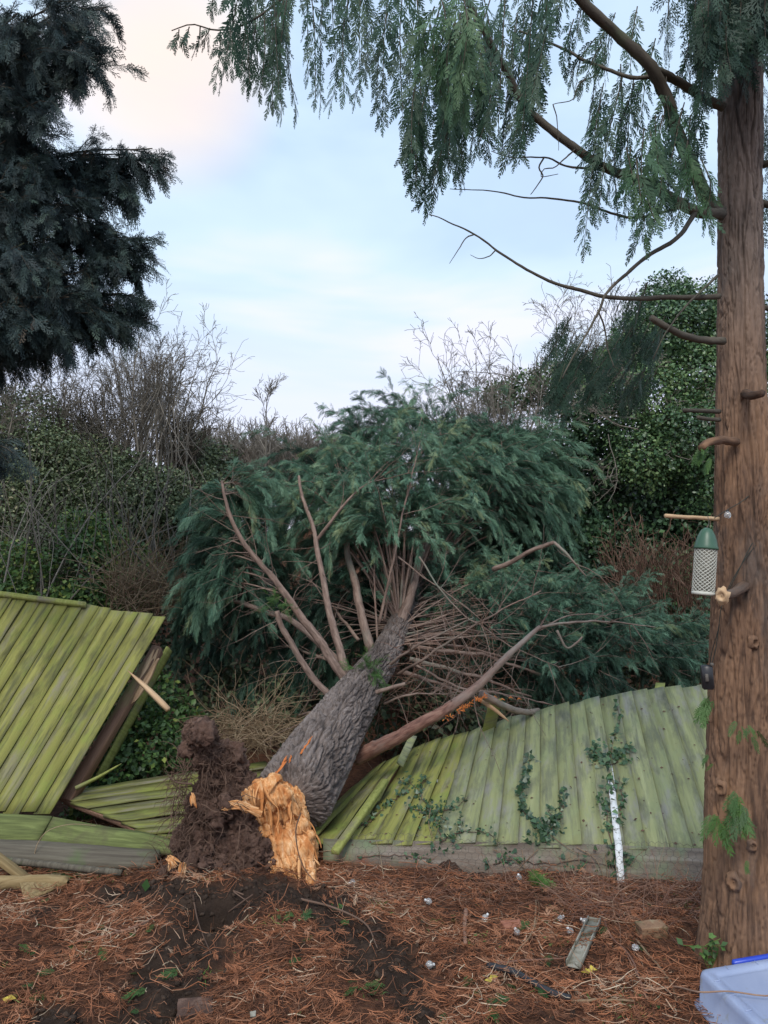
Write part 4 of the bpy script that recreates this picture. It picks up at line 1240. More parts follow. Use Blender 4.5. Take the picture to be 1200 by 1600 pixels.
for (xa, ya, xb, yb, Ya, Yb2, r_) in ((606, 985, 600, 800, 6.7, 7.3, .016), (612, 985, 608, 790, 6.8, 7.4, .026), (618, 975, 622, 840, 6.9, 7.3, .014), (626, 970, 640, 830, 6.9, 7.4, .012), (600, 970, 618, 830, 6.5, 6.6, .011), (590, 1000, 585, 830, 6.3, 6.6, .010)):
    flimb([(xa, ya, Ya), ((xa + xb) / 2 + rng.uniform(-5, 5), (ya + yb) / 2, (Ya + Yb2) / 2), (xb, yb, Yb2)], r_, r_ * .5, n=26, twigs=4)
flimb([(592, 975, 6.2), (618, 860, 6.3), (630, 800, 6.4), (645, 740, 6.6), (655, 690, 6.9)], .013, .004, twigs=4)
L6 = flimb([(556, 1185, 4.95), (585, 1170, 4.9), (620, 1152, 4.85), (665, 1126, 4.85), (700, 1108, 4.9), (750, 1068, 4.95), (800, 1018, 5.0), (843, 980, 5.1)], .050, .014, 'red_limb', n=60, sides=16, wob=.006, twigs=6, name='snapped_limb')
L7 = flimb([(752, 1085, 5.0), (790, 1104, 5.15), (815, 1112, 5.3), (842, 1111, 5.5)], .026, .019, 'limb_bark', n=24)
flimb([(843, 980, 5.1), (880, 974, 5.15), (930, 971, 5.25), (980, 974, 5.3), (1025, 980, 5.4)], .010, .003, twigs=4)
flimb([(843, 980, 5.1), (855, 960, 5.1), (862, 945, 5.1)], .006, .002)
flimb([(843, 985, 5.1), (880, 965, 5.2), (930, 960, 5.3), (975, 975, 5.4)], .006, .002)
flimb([(560, 1090, 5.3), (600, 1078, 5.3), (633, 1068, 5.3)], .017, .012, n=14)
# the crowded dead lower branches reaching right
for pts, r_ in (([(640, 1010, 6.2), (700, 1018, 6.2), (760, 1025, 6.3), (830, 1050, 6.3), (900, 1065, 6.4), (955, 1076, 6.4)], .019),
                ([(640, 1030, 6.1), (700, 1045, 6.1), (760, 1062, 6.1), (830, 1090, 6.2)], .022),
                ([(645, 995, 6.4), (700, 990, 6.4), (750, 985, 6.5), (790, 970, 6.6)], .024),
                ([(650, 1005, 6.3), (720, 1010, 6.3), (800, 1030, 6.3), (870, 1035, 6.4)], .015),
                ([(630, 1050, 6.0), (690, 1070, 6.0), (740, 1090, 5.9)], .020),
                ([(620, 1055, 5.9), (660, 1030, 5.8), (720, 990, 5.8), (790, 950, 5.8), (845, 925, 5.9)], .012),
                ([(600, 1045, 5.8), (650, 1010, 5.6), (700, 985, 5.6), (740, 965, 5.7)], .013),
                ([(640, 985, 6.5), (700, 960, 6.6), (760, 945, 6.7)], .014),
                ([(655, 870, 6.0), (700, 935, 5.9), (760, 985, 5.8), (820, 1020, 5.8), (880, 1045, 5.8)], .008),
                ([(622, 870, 6.2), (680, 915, 6.1), (730, 950, 6.0), (790, 1000, 6.0)], .007),
                ([(650, 1040, 5.9), (720, 1075, 5.7), (790, 1085, 5.7), (860, 1100, 5.7)], .012),
                ([(600, 1100, 5.4), (640, 1085, 5.3), (700, 1085, 5.3)], .010),
                ([(540, 1040, 6.0), (480, 1020, 6.4), (430, 1000, 6.8)], .018), ([(560, 1000, 6.3), (520, 950, 6.7), (470, 900, 7.1)], .016), ([(545, 1100, 5.4), (500, 1110, 5.6), (465, 1118, 5.9)], .020)):
    flimb(pts, r_, r_ * .35, n=34, sides=8, twigs=9, tl=.5, wob=.02)
L9 = flimb([(770, 890, 6.4), (800, 878, 6.3), (830, 860, 6.2), (866, 848, 6.1)], .022, .016, n=20)
flimb([(866, 848, 6.1), (885, 865, 6.0), (902, 885, 6.0), (915, 900, 6.0)], .014, .006, n=16, twigs=4)
flimb([(870, 985, 5.6), (885, 1012, 5.6), (900, 1005, 5.6), (910, 995, 5.6)], .010, .006, n=14)
flimb([(650, 620 + 60, 7.6), (660, 650, 7.8)], .01, .004, n=6)
# orange torn strip under the red limb
mb = MB()
for k in range(70):
    q = rng.uniform(0, 1) ** .8
    x = 690 + q * 70; y = 1119 - q * 38 + rng.uniform(2, 9)
    p = W(x, y, 4.86 + .06 * q)
    d_ = nrm(np.array([rng.normal(.6, .5), rng.normal(0, .3), rng.normal(.2, .7)]))
    l_ = rng.uniform(.008, .03)
    tubes(mb, np.stack([p, p + d_ * l_ * .5, p + d_ * l_]), np.array([.002, .004, .001]), 3)
for (x, y) in ((795, 1091), (808, 1093), (770, 1090), (782, 1094)):
    p = W(x, y, 5.08); tubes(mb, np.stack([p, p + [.01, -.01, .01], p + [.03, -.01, .0]]), np.array([.002, .006, .001]), 3)
mb.build('torn_strip', M['orange_tear'], fallen)['kind'] = 'stuff'

# crown of drooping foliage
rngc = np.random.default_rng(5)
axis_pts = cm(ft_path, 60)


def bough_to(px, py, Y, n=13, ln=.6, size=.17, rb=.5, start=None, spread=.27, nspray=24, grav=.20, limbr=.014, fan=.44, name='limb', show=True, tm=PL, hl=.45, flat=.0):
    grav = grav * 1.45 if grav > .1 else grav
    rb = float(np.clip(rb + rng.normal() * .20, .03, .95)); nspray = int(nspray * 1.6); size = size * .76
    tgt = W(px, py, Y)
    if start is None:
        d = np.linalg.norm(axis_pts - tgt, axis=1)
        j = int(np.clip(np.argmin(d + .9 * (np.arange(60) / 60)) - 6, 22, 52))
        s0 = axis_pts[j]
    else:
        s0 = start
    v = tgt - s0
    mid = s0 + v * .55 + np.array([0, 0, .10 * np.linalg.norm(v)])
    P = cm(np.stack([s0, mid, tgt]), 24)
    if show:
        m_ = MB(); R_ = np.linspace(limbr, limbr * .25, 24); tubes(m_, P, R_, 6); m_.build(name, M['limb_bark'], fallen, smooth=True)
    T = nrm(np.gradient(P, axis=0))
    q = 1 - rng.uniform(0, 1, n) ** 1.3 * hl
    i = np.minimum((q * 23).astype(int), 22)
    D = nrm(T[i] * .8 + rng.normal(size=(n, 3)) * fan + [0, -.25, .25])
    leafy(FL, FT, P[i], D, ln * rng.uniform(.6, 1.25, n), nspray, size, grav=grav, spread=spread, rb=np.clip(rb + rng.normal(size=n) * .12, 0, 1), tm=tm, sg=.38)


# silhouette-forming and facing boughs: (px, py, Y)
tops = [(850, 745, 7.9), (865, 790, 7.8), (840, 820, 7.8), (815, 705, 8.0), (780, 690, 8.1), (760, 655, 8.7), (800, 662, 8.5), (835, 678, 8.3), (866, 712, 8.2), (872, 760, 8.0), (720, 650, 8.6), (440, 742, 7.4), (460, 715, 7.8), (490, 722, 7.6), (505, 702, 7.8), (540, 690, 8.0), (560, 665, 8.4), (590, 652, 8.6), (615, 642, 8.8), (645, 636, 8.9), (668, 648, 8.8), (700, 655, 8.8), (735, 668, 8.8), (765, 672, 8.8), (800, 680, 8.6), (830, 690, 8.4), (848, 715, 8.3), (860, 745, 8.2),
        (640, 640, 8.4), (600, 655, 8.2), (560, 680, 8.0), (690, 662, 8.3), (740, 680, 8.4)]
for (x, y, Y) in tops:
    bough_to(x, y + 6, Y, n=13, ln=.62, rb=.42, size=.19)
mids = [(470, 728, 7.2), (475, 760, 6.6), (510, 740, 6.8), (540, 730, 6.9), (575, 735, 6.7), (610, 725, 6.9), (640, 715, 7.0), (670, 720, 7.1), (700, 715, 7.3), (735, 720, 7.4), (770, 715, 7.6), (800, 720, 7.7), (830, 740, 7.7), (850, 770, 7.7),
        (500, 775, 6.4), (560, 765, 6.4), (590, 760, 6.4), (520, 720, 7.0), (620, 690, 7.4), (660, 685, 7.6), (700, 690, 7.8), (580, 700, 7.4), (540, 705, 7.5), (745, 700, 7.9), (790, 700, 8.0), (640, 760, 6.8), (690, 760, 7.0), (725, 760, 7.1),
        (780, 760, 7.5), (820, 775, 7.6), (475, 800, 6.5), (460, 775, 6.9), (660, 800, 6.8), (600, 800, 7.2), (545, 815, 7.2), (500, 830, 7.0)]
for (x, y, Y) in mids:
    bough_to(x, y, Y, n=11, ln=.58, rb=.56, size=.17)
# left hanging curtain off the big left limb
for (x, y, Y) in [(335, 760, 6.1), (350, 745, 6.1), (365, 765, 6.2), (325, 800, 6.1), (310, 840, 6.1), (300, 870, 6.2), (340, 830, 6.0), (360, 860, 6.1), (300, 900, 6.3), (285, 920, 6.3), (330, 890, 6.2), (350, 910, 6.3), (380, 880, 6.3), (400, 830, 6.5), (415, 870, 6.6)]:
    x, y = x + 24, y + 12
    st_ = L2[int(min(49, max(14, (1062 - y) / 310 * 49)))]
    bough_to(x, y, Y, n=12, ln=.45, rb=.42, size=.17, start=st_, limbr=.008, hl=.6)
for (x, y, Y) in [(290, 960, 6.6), (320, 960, 6.7), (360, 950, 6.6), (410, 930, 6.8), (440, 900, 6.9), (460, 950, 7.0), (300, 1000, 6.9), (345, 1005, 6.9), (400, 1000, 7.0), (330, 1045, 6.8), (395, 1060, 6.6), (445, 1060, 6.6), (490, 1060, 6.8), (500, 960, 7.2), (540, 900, 7.4), (470, 870, 7.2)]:
    bough_to(x, y, Y, n=10, ln=.5, rb=.18, size=.17, limbr=.008, hl=.7)
# crown interior behind the bare limbs, shade put in as dark leaf colour
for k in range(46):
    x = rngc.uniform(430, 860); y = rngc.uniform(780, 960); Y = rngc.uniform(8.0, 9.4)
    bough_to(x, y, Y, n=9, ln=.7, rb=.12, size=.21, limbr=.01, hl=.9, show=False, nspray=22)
# lower right spread of foliage
for (x, y, Y) in [(740, 900, 6.9), (715, 905, 7.3), (760, 885, 7.2), (790, 905, 7.0), (830, 915, 6.9), (700, 940, 7.4), (745, 955, 7.2), (800, 960, 7.0), (850, 970, 6.8), (770, 1010, 7.0), (860, 890, 7.2), (900, 900, 7.2), (720, 870, 7.6), (820, 880, 7.0), (850, 900, 6.8), (900, 920, 6.8), (940, 930, 6.8), (975, 910, 7.0), (800, 920, 6.6), (760, 930, 6.5), (840, 940, 6.5), (880, 955, 6.4), (930, 965, 6.4), (980, 960, 6.5), (1010, 970, 6.6), (1045, 960, 6.8), (1075, 965, 6.8),
                (1000, 1000, 6.4), (1050, 1000, 6.5), (1090, 1000, 6.5), (960, 1010, 6.3), (910, 1010, 6.3), (860, 1000, 6.4), (820, 985, 6.5), (780, 1000, 6.8), (1030, 1035, 6.3), (980, 1045, 6.2), (1080, 1035, 6.3), (930, 1050, 6.2), (880, 1060, 6.3), (820, 1050, 6.5), (770, 1050, 6.8), (720, 1050, 6.9), (700, 970, 7.2), (1110, 985, 6.9), (1130, 1020, 6.7), (700, 1090, 6.6), (780, 1095, 6.6), (1170, 1010, 6.9),(730,860,7.2)]:
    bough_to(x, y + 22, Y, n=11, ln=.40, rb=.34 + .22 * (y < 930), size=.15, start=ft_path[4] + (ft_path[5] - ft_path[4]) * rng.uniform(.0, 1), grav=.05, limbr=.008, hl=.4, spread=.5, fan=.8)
# fresh bright tufts near the trunk
o_ = W(572, 1052, 5.45)
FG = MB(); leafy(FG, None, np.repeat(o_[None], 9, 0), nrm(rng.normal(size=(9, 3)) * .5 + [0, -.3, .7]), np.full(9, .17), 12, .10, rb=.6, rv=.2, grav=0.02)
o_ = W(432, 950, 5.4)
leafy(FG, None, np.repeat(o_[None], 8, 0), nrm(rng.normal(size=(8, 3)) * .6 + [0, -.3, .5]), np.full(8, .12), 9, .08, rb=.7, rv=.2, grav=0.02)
FG.build('fresh_shoots', M['sprig_leaf'], fallen)['kind'] = 'stuff'
FL.build('foliage', M['leyland_leaf'], fallen)
tw_ = FT.build('twigs', M['limb_bark'], fallen); tw_['kind'] = 'stuff'

# twine tied round a limb base
mb = MB()
c = W(541, 1062, 5.42); th = np.linspace(0, 2 * np.pi, 20)
for k in range(2):
    tubes(mb, np.stack([c[0] + .040 * np.cos(th), c[1] + .040 * np.sin(th), c[2] + .012 * k + .01 * np.sin(th + k)], -1), np.full(20, .0035), 5)
tubes(mb, pxline([(535, 1064, 5.38), (531, 1075, 5.37), (530, 1092, 5.36)]), np.full(3, .003), 5)
mb.thing('twine', 'pale twine knotted round the base of the left bare limbs on the fallen trunk', 'twine', M['twine'])

# ------------------------------------------------------------------ torn wood face + root plate
def px_lump(x, y, Y, r, sy=1.0, sz=1.0):
    c = W(x, y, Y); k = r / FPX * np.linalg.norm(c - CAM) * .97
    return (c, np.array([k, k * sy, k * sz]))


gdir = nrm(W(470, 1400, 4.0) - W(445, 1250, 4.15))
def wood_disp(V, Nn):
    sdir = nrm(np.cross(gdir, [0, 1., 0]))
    u_ = V @ sdir; v_ = V @ gdir; w_ = V[:, 1]
    w1 = fbm(np.stack([u_ * 8, v_ * 6, w_ * 6], -1), 3)
    a = ridged(np.stack([(u_ + .045 * w1) * 42, (v_) * 5.5, w_ * 20], -1), 3)
    st_ = np.floor((u_ + .03 * w1) * 26 + .6 * perlin(np.stack([u_ * 3, v_ * 9, w_ * 3], -1)))
    stp = perlin(np.stack([st_ * 1.37, v_ * 5.0, st_ * .31], -1))
    return .013 * a + .030 * fbm(V * 9, 3) + .060 * stp + .004 * ridged(np.stack([u_ * 120, v_ * 12, w_ * 60], -1), 2)


mb = MB()
Vw, Fq, Ft, _n = lumps_mesh([px_lump(*a) for a in ((440, 1262, 4.22, 34, .6), (445, 1290, 4.18, 30, .6), (408, 1250, 4.10, 24, .8), (385, 1254, 4.06, 11), (432, 1262, 4.12, 30, .9), (448, 1277, 4.14, 22, .8), (428, 1295, 4.10, 26, .8), (450, 1302, 4.10, 23, .8), (440, 1325, 4.07, 30, .8), (466, 1330, 4.07, 24, .8), (448, 1352, 4.04, 24, .8), (470, 1362, 4.03, 22, .8), (455, 1378, 4.0, 20, .8), (480, 1380, 3.96, 16), (400, 1326, 4.07, 12), (470, 1392, 3.94, 16), (450, 1392, 3.95, 16), (415, 1238, 4.04, 20, .5), (436, 1246, 4.03, 18, .5), (400, 1246, 4.04, 14, .5))], .0055, wood_disp)
sdir = nrm(np.cross(gdir, [0, 1., 0]))
cw_ = np.stack([Vw @ sdir, Vw[:, 1], Vw @ gdir * 1.0], -1)
mb.add(Vw, Fq, .45, cw_)
if Ft is not None:
    mb.add(Vw, Ft, .45, cw_)
# splinters and curling shreds
bw = [(412, 1240, 4.02), (392, 1250, 3.99), (430, 1250, 4.0), (450, 1270, 4.02), (470, 1290, 4.02), (430, 1290, 3.99), (418, 1318, 3.99), (440, 1330, 3.97), (460, 1340, 3.97), (480, 1355, 3.96), (450, 1370, 3.95), (470, 1385, 3.94), (425, 1350, 3.98), (402, 1322, 4.0), (486, 1330, 3.99)]
SH = []
for q_s in range(5):
    g_ = np.random.default_rng(60 + q_s); xs_ = np.linspace(0, 1, 6)
    wv_ = np.array([.05, .075, .08, .065, .045, .004]) * g_.uniform(.7, 1.4, 6); cz_ = .10 * g_.normal() * np.sin(xs_ * 3) + .04 * xs_ ** 2
    top_ = np.stack([xs_, wv_, cz_ + .02], -1); bot_ = np.stack([xs_, -wv_, cz_ + .02], -1); k1_ = np.stack([xs_, wv_ * .9, cz_ - .03], -1); k2_ = np.stack([xs_, -wv_ * .9, cz_ - .03], -1)
    V_ = np.stack([top_, bot_, k2_, k1_], 1).reshape(-1, 3)
    SH.append((V_, np.array([(i * 4 + j, i * 4 + (j + 1) % 4, i * 4 + 4 + (j + 1) % 4, i * 4 + 4 + j) for i in range(5) for j in range(4)])))
nS = 130
fi = rng.integers(0, len(Vw), nS * 3); fi = fi[(_n[fi][:, 1] < .25)][:nS]
O_ = Vw[fi] - _n[fi] * .004; D_ = nrm(gdir * rng.choice([1, 1, 1, 1], len(fi))[:, None] + rng.normal(size=(len(fi), 3)) * .20 + _n[fi] * (rng.uniform(0, 1, len(fi)) ** 4 * .35 - .05)[:, None])
for q_s in range(5):
    m5 = np.arange(len(fi)) % 5 == q_s
    place(mb, SH[q_s], O_[m5], D_[m5], _n[fi][m5] + rng.normal(size=(m5.sum(), 3)) * .35, rng.uniform(.04, .14, m5.sum()), r=rng.uniform(0, 1, m5.sum()))
# the pointed curl at the left
for k in range(16):
    P = pxline([(400 + rng.uniform(-4, 10), 1268 + rng.uniform(-6, 8), 3.93), (378, 1259 + rng.uniform(-6, 6), 3.91), (358 + rng.uniform(-6, 4), 1256 + rng.uniform(-5, 8), 3.90), (348 + rng.uniform(-3, 14), 1262 + rng.uniform(-5, 5), 3.89)])
    tubes(mb, cm(P, 7), np.array([.008, .009, .009, .008, .006, .004, .001]), 4, r=rng.uniform(.3, 1))
for k in range(10):   # pale fingers at the foot
    x = 448 + k * 5
    P = pxline([(x - 3, 1345, 3.98), (x, 1372, 3.96), (x + rng.uniform(-3, 3), 1392 + rng.uniform(-12, 8), 3.94)])
    tubes(mb, cm(P, 5), np.array([.011, .012, .011, .008, .002]), 4, r=rng.uniform(.5, 1))
mb.build('torn_heartwood', M['torn_wood'], fallen)

mb = MB()
def soil_disp(V, Nn):
    a = fbm(V * 9, 5, .65)
    return .038 * a + .022 * ridged(V * np.array([26, 26, 11]), 4, .65) + .024 * fbm(V * 48, 4, .75) + .012 * fbm(V * 110, 3, .8) - .02
_rl = [(345, 1395, 3.98, 62, .7), (375, 1355, 4.02, 54, .6), (330, 1345, 4.02, 42, .6), (330, 1295, 4.06, 36, .6), (365, 1295, 4.06, 40, .6), (388, 1325, 4.06, 34, .6), (325, 1250, 4.08, 26, .7), (355, 1255, 4.08, 28, .7), (390, 1245, 4.10, 24, .7), (332, 1222, 4.08, 18, .8), (338, 1200, 4.08, 15, .9), (336, 1180, 4.08, 14), (352, 1178, 4.1, 15), (366, 1180, 4.1, 9), (318, 1160, 4.08, 13), (303, 1145, 4.08, 11), (300, 1128, 4.08, 6), (296, 1170, 4.08, 8), (325, 1190, 4.06, 9), (300, 1375, 3.9, 36, .7), (395, 1385, 4.0, 34, .7), (285, 1400, 3.88, 34, .6), (310, 1320, 4.0, 26), (372, 1215, 4.12, 16)]
for _k in range(110):
    _b = _rl[rng.integers(len(_rl))]; _a = rng.uniform(0, 2 * np.pi)
    _rl.append((_b[0] + math.cos(_a) * _b[3] * .9, _b[1] + math.sin(_a) * _b[3] * .9, _b[2] - rng.uniform(-.02, .05), rng.uniform(4, 10) + .05 * _b[3])) if _b[3] > 8 else None
Vw, Fq, Ft, _n = lumps_mesh([px_lump(*a) for a in _rl], .0065, soil_disp)
mb.add(Vw, Fq, .5, Vw)
if Ft is not None: mb.add(Vw, Ft, .5, Vw)
mb.build('root_plate', M['soil_red'], fallen, smooth=True)
mb = MB()
for k in range(420):   # fine hanging roots
    x = rng.choice([rng.uniform(268, 300), rng.uniform(268, 400), rng.uniform(290, 330)]); y = rng.uniform(1180, 1400)
    if y > 1330: x = rng.uniform(235, 400)
    p = W(x, y, rng.uniform(3.82, 3.92) if y > 1240 else 3.98)
    d_ = nrm(np.array([rng.normal() * .6 - (x < 310) * .5, rng.normal() * .3 - .2, rng.normal() * .6 - .5]))
    l_ = rng.uniform(.05, .22)
    o = grow(p[None], d_[None], [l_], [rng.uniform(.0012, .0035)], [dict(wob=.28, up=-.1, tip=.2)], k=8)
    tubes(mb, o[0][0], o[0][1], 3, co=False)
for k in range(200):
    y = rng.uniform(1125, 1235); x = np.interp(y, [1125, 1160, 1200, 1235], [300, 335, 340, 350]) + rng.normal() * 20
    p = W(x, y, rng.uniform(3.93, 4.02)); d_ = nrm(rng.normal(size=3) * [1, .5, 1] + [0, -.2, -.2])
    o = grow(p[None], d_[None], [rng.uniform(.02, .09)], [rng.uniform(.0015, .004)], [dict(wob=.4, up=-.05, tip=.2)], k=7)
    tubes(mb, o[0][0], o[0][1], 3, co=False)
for pts, r_ in (([(262, 1352), (250, 1390), (238, 1430)], .005), ([(300, 1225), (275, 1222), (262, 1210)], .006), ([(290, 1330), (268, 1370), (236, 1410), (225, 1440)], .006), ([(375, 1290), (372, 1320), (366, 1345)], .004), ([(300, 1400), (310, 1450), (330, 1500)], .004), ([(470, 1270), (462, 1300), (470, 1345), (490, 1375), (520, 1395)], .004), ([(470, 1412), (520, 1425), (570, 1450), (590, 1490)], .006), ([(395, 1405), (360, 1430), (352, 1442), (385, 1460), (400, 1480)], .004), ([(380, 1405), (365, 1400), (400, 1425)], .004), ([(282, 1215, 3.9), (278, 1260, 3.85), (270, 1300, 3.8), (280, 1340, 3.8)], .003)):
    P = pxline(pts, 3.82 if pts[0][1] < 1405 else 3.5)
    if pts[0][1] >= 1390: P = np.array([on_ground(a[0], a[1], .02) for a in pts])
    tubes(mb, cm(P, 16), np.linspace(r_, r_ * .4, 16), 5)
mb.build('roots', M['root'], fallen)['kind'] = 'stuff'
# pale wood fragments caught in the root plate
for (x, y, w_, h_, a_) in ((268, 1350, 16, 14, .2), (284, 1362, 12, 26, -.1), (318, 1382, 12, 22, .1), (342, 1378, 6, 26, -.1), (300, 1250, 9, 14, .3), (322, 1385, 10, 16, .4), (428, 1395, 14, 14, .3), (418, 1400, 12, 8, 1.0), (262, 1345, 14, 12, .9), (482, 1392, 10, 18, .2)):
    mb = MB()
    Y = 3.80 if x < 400 else 3.86
    for k in range(9):
        p = W(x + rng.normal() * w_ * .25, y - h_ / 2 + rng.normal() * 2, Y + rng.uniform(-.01, .01)); q_ = W(x + rng.normal() * w_ * .35 + math.sin(a_) * h_, y + h_ / 2 + rng.normal() * 3, Y - .01)
        tubes(mb, cm([p, q_], 4), np.array([.003, .008, .007, .001]), 4, r=rng.uniform(.2, 1))
    mb.build('wood_fragment', M['torn_wood'], fallen)

# ------------------------------------------------------------------ left conifer
lt = thing('standing_conifer', 'tall dark conifer leaning its shaggy boughs into the upper left corner', 'tree', (-3.7, 5.6, 0))
mb = MB()
V, F, co, *_ = grid_tube([np.array([-3.7, 5.6, -.1]), np.array([-3.68, 5.6, 3.0]), np.array([-3.72, 5.62, 6.5]), np.array([-3.7, 5.6, 9.5])], lambda q: .2 - .16 * q, 40, 200, lambda c, t_, th: bark_disp(c, t_, th))
mb.add(V, F, .5, co); mb.build('trunk', M['bark'], lt, smooth=True)
LL_, LT_ = MB(), MB()
tips = [(182, 10, 5.0), (150, -10, 4.6), (190, 95, 5.0), (182, 75, 4.8), (150, 60, 4.7), (108, 110, 4.9), (86, 130, 4.7), (90, 205, 5.0), (68, 190, 4.7), (70, 160, 4.5), (72, 235, 4.8), (60, 250, 4.6), (60, 80, 4.4), (100, 40, 4.4), (40, 20, 4.3), (110, 0, 4.2), (20, 130, 4.4), (20, 220, 4.5),
        (268, 250, 5.0), (250, 232, 5.0), (225, 240, 5.05), (205, 268, 5.0), (225, 292, 5.0), (180, 270, 5.05), (165, 300, 5.1), (150, 280, 5.0),
        (245, 375, 5.0), (225, 372, 5.0), (205, 365, 5.05), (195, 400, 4.95), (222, 400, 5.1), (175, 355, 5.1), (150, 345, 5.0), (170, 420, 4.8),
        (225, 461, 5.0), (205, 458, 5.0), (190, 477, 4.9), (215, 486, 5.1), (180, 502, 5.0), (150, 489, 4.7), (120, 505, 4.6), (90, 502, 4.5), (60, 508, 4.6), (25, 502, 4.5), (150, 458, 4.7), (120, 464, 4.5), (170, 511, 5.0), (140, 514, 5.0),
        (80, 300, 4.6), (120, 320, 4.7), (40, 320, 4.5), (90, 370, 4.6), (50, 380, 4.4), (10, 350, 4.5), (20, 300, 4.4), (100, 420, 4.6), (60, 477, 4.5), (20, 471, 4.4), (60, 60, 4.8), (10, 60, 4.6), (130, 30, 4.9), (-20, 420, 4.5), (-20, 489, 4.5), (-30, 200, 4.5), (0, 514, 4.7), (30, 400, 4.9), (110, 290, 5.2), (10, 690, 4.3), (-10, 700, 4.2),
        (150, 30, 5.3), (80, 120, 5.3), (40, 190, 5.3), (110, 477, 5.3), (60, 452, 5.3), (140, 440, 5.3), (30, 270, 5.3)]
for (x, y, Y) in tips:
    tgt = W(x - 12, y, Y)
    s0 = np.array([-3.7, 5.6, tgt[2] - rng.uniform(-.15, .45)])
    v = tgt - s0; mid = s0 + v * .6 + np.array([0, 0, .12 + rng.uniform(-.08, .08)])
    P = cm(np.stack([s0, mid, tgt]), 24)
    m_ = MB(); tubes(m_, P, np.linspace(.016, .004, 24), 6); m_.build('limb', M['branch_dark'], lt, smooth=True)
    T = nrm(np.gradient(P, axis=0)); n = 13
    q = 1 - rng.uniform(0, 1, n) ** 1.1 * .55; i = np.minimum((q * 23).astype(int), 22)
    D = nrm(T[i] * .9 + rng.normal(size=(n, 3)) * .45 + [0, 0, -.15])
    sz = .45 if x > 195 else .6
    leafy(LL_, LT_, P[i], D, sz * .55 * rng.uniform(.5, 1.2, n), 15, .135, grav=.06, spread=.34, rb=.35, rv=.25, tm=PL2, sg=.22)
    leafy(LL_, LT_, P[i[:6]], nrm(D[:6] + [0, 0, -1.1]), .3 * rng.uniform(.5, 1.2, 6), 18, .13, grav=.1, spread=.3, rb=.3, rv=.2, tm=PL2, sg=.3)
LL_.build('foliage', M['dark_conifer'], lt)
LT_.build('twigs', M['branch_dark'], lt)['kind'] = 'stuff'

# ------------------------------------------------------------------ background growth
LEAF = (np.array([(0, 0, 0), (.5, .34, .07), (1, 0, -.04), (.5, -.34, .07)], float), np.array([(0, 1, 2), (0, 2, 3)]))
IVY = (np.array([(0, 0, 0), (.15, .42, .03), (.45, .30, .0), (1, 0, -.05), (.45, -.30, 0), (.15, -.42, .03)], float), np.array([(0, 1, 2), (0, 2, 3), (0, 3, 4), (0, 4, 5)]))


def leaf_mass(mb, blobs, dens, size, rb=.5, rv=.2, clump=.0, shell=.55, tm=LEAF, up=.5, cs=2.2):
    """blobs: (centre, radii).  leaves spread through the outer part of each lobe, thinned by noise into clumps"""
    for bi, (c, rad) in enumerate(blobs):
        rad = np.atleast_1d(rad); rad = rad if len(rad) == 3 else np.repeat(rad, 3)
        n = int(dens * 4 * np.pi * (rad[0] * rad[1] + rad[1] * rad[2] + rad[0] * rad[2]) / 3)
        u = nrm(rng.normal(size=(n, 3)))
        f = shell + (1.08 - shell) * rng.uniform(0, 1, n) ** .7
        bulge = 1 + .28 * fbm(u * 1.7 + bi * 3.3, 3)
        O = c + u * rad * (f * bulge)[:, None]
        cl_ = fbm(O * cs, 3)
        keep = cl_ > (clump - .5 + rng.uniform(-.15, .15, n))
        O, u, cl_ = O[keep], u[keep], cl_[keep]
        n = len(O)
        D = nrm(rng.normal(size=(n, 3)) + [0, 0, -.35] + u * .5)
        NN = nrm(u + rng.normal(size=(n, 3)) * .6 + [0, -.1, up])
        bb = rng.normal() * .08
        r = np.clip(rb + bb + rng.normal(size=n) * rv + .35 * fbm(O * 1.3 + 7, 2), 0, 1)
        place(mb, tm, O, D, NN, size * rng.uniform(.6, 1.35, n), r=r)


def blobs_px(lst):
    return [px_lump(*a) for a in lst]


# distant ground hedge + bare tree through the gap
mt_ = MB()
n = 900
bx = rng.uniform(300, 560, n); by = rng.uniform(765, 790, n); b0 = W(bx, by, rng.uniform(15, 18, n)); 
o = grow(b0, np.stack([rng.normal(size=n) * .3, rng.normal(size=n) * .3, np.ones(n)], -1), rng.uniform(.9, 1.5, n), np.full(n, .02), [dict(wob=.2, up=.05, tip=.4), dict(n=5, len=.5, ang=.6, wob=.2, up=.05), dict(n=3, len=.5, ang=.6, wob=.2)], k=4)
for a in o: tubes(mt_, a[0], np.maximum(a[1], .005), 3, co=False)
mt_.thing('distant_hedge', 'bare brownish hedge on the far bank seen through the gap left of the crown', 'hedge', M['bare_twig'], kind='stuff')


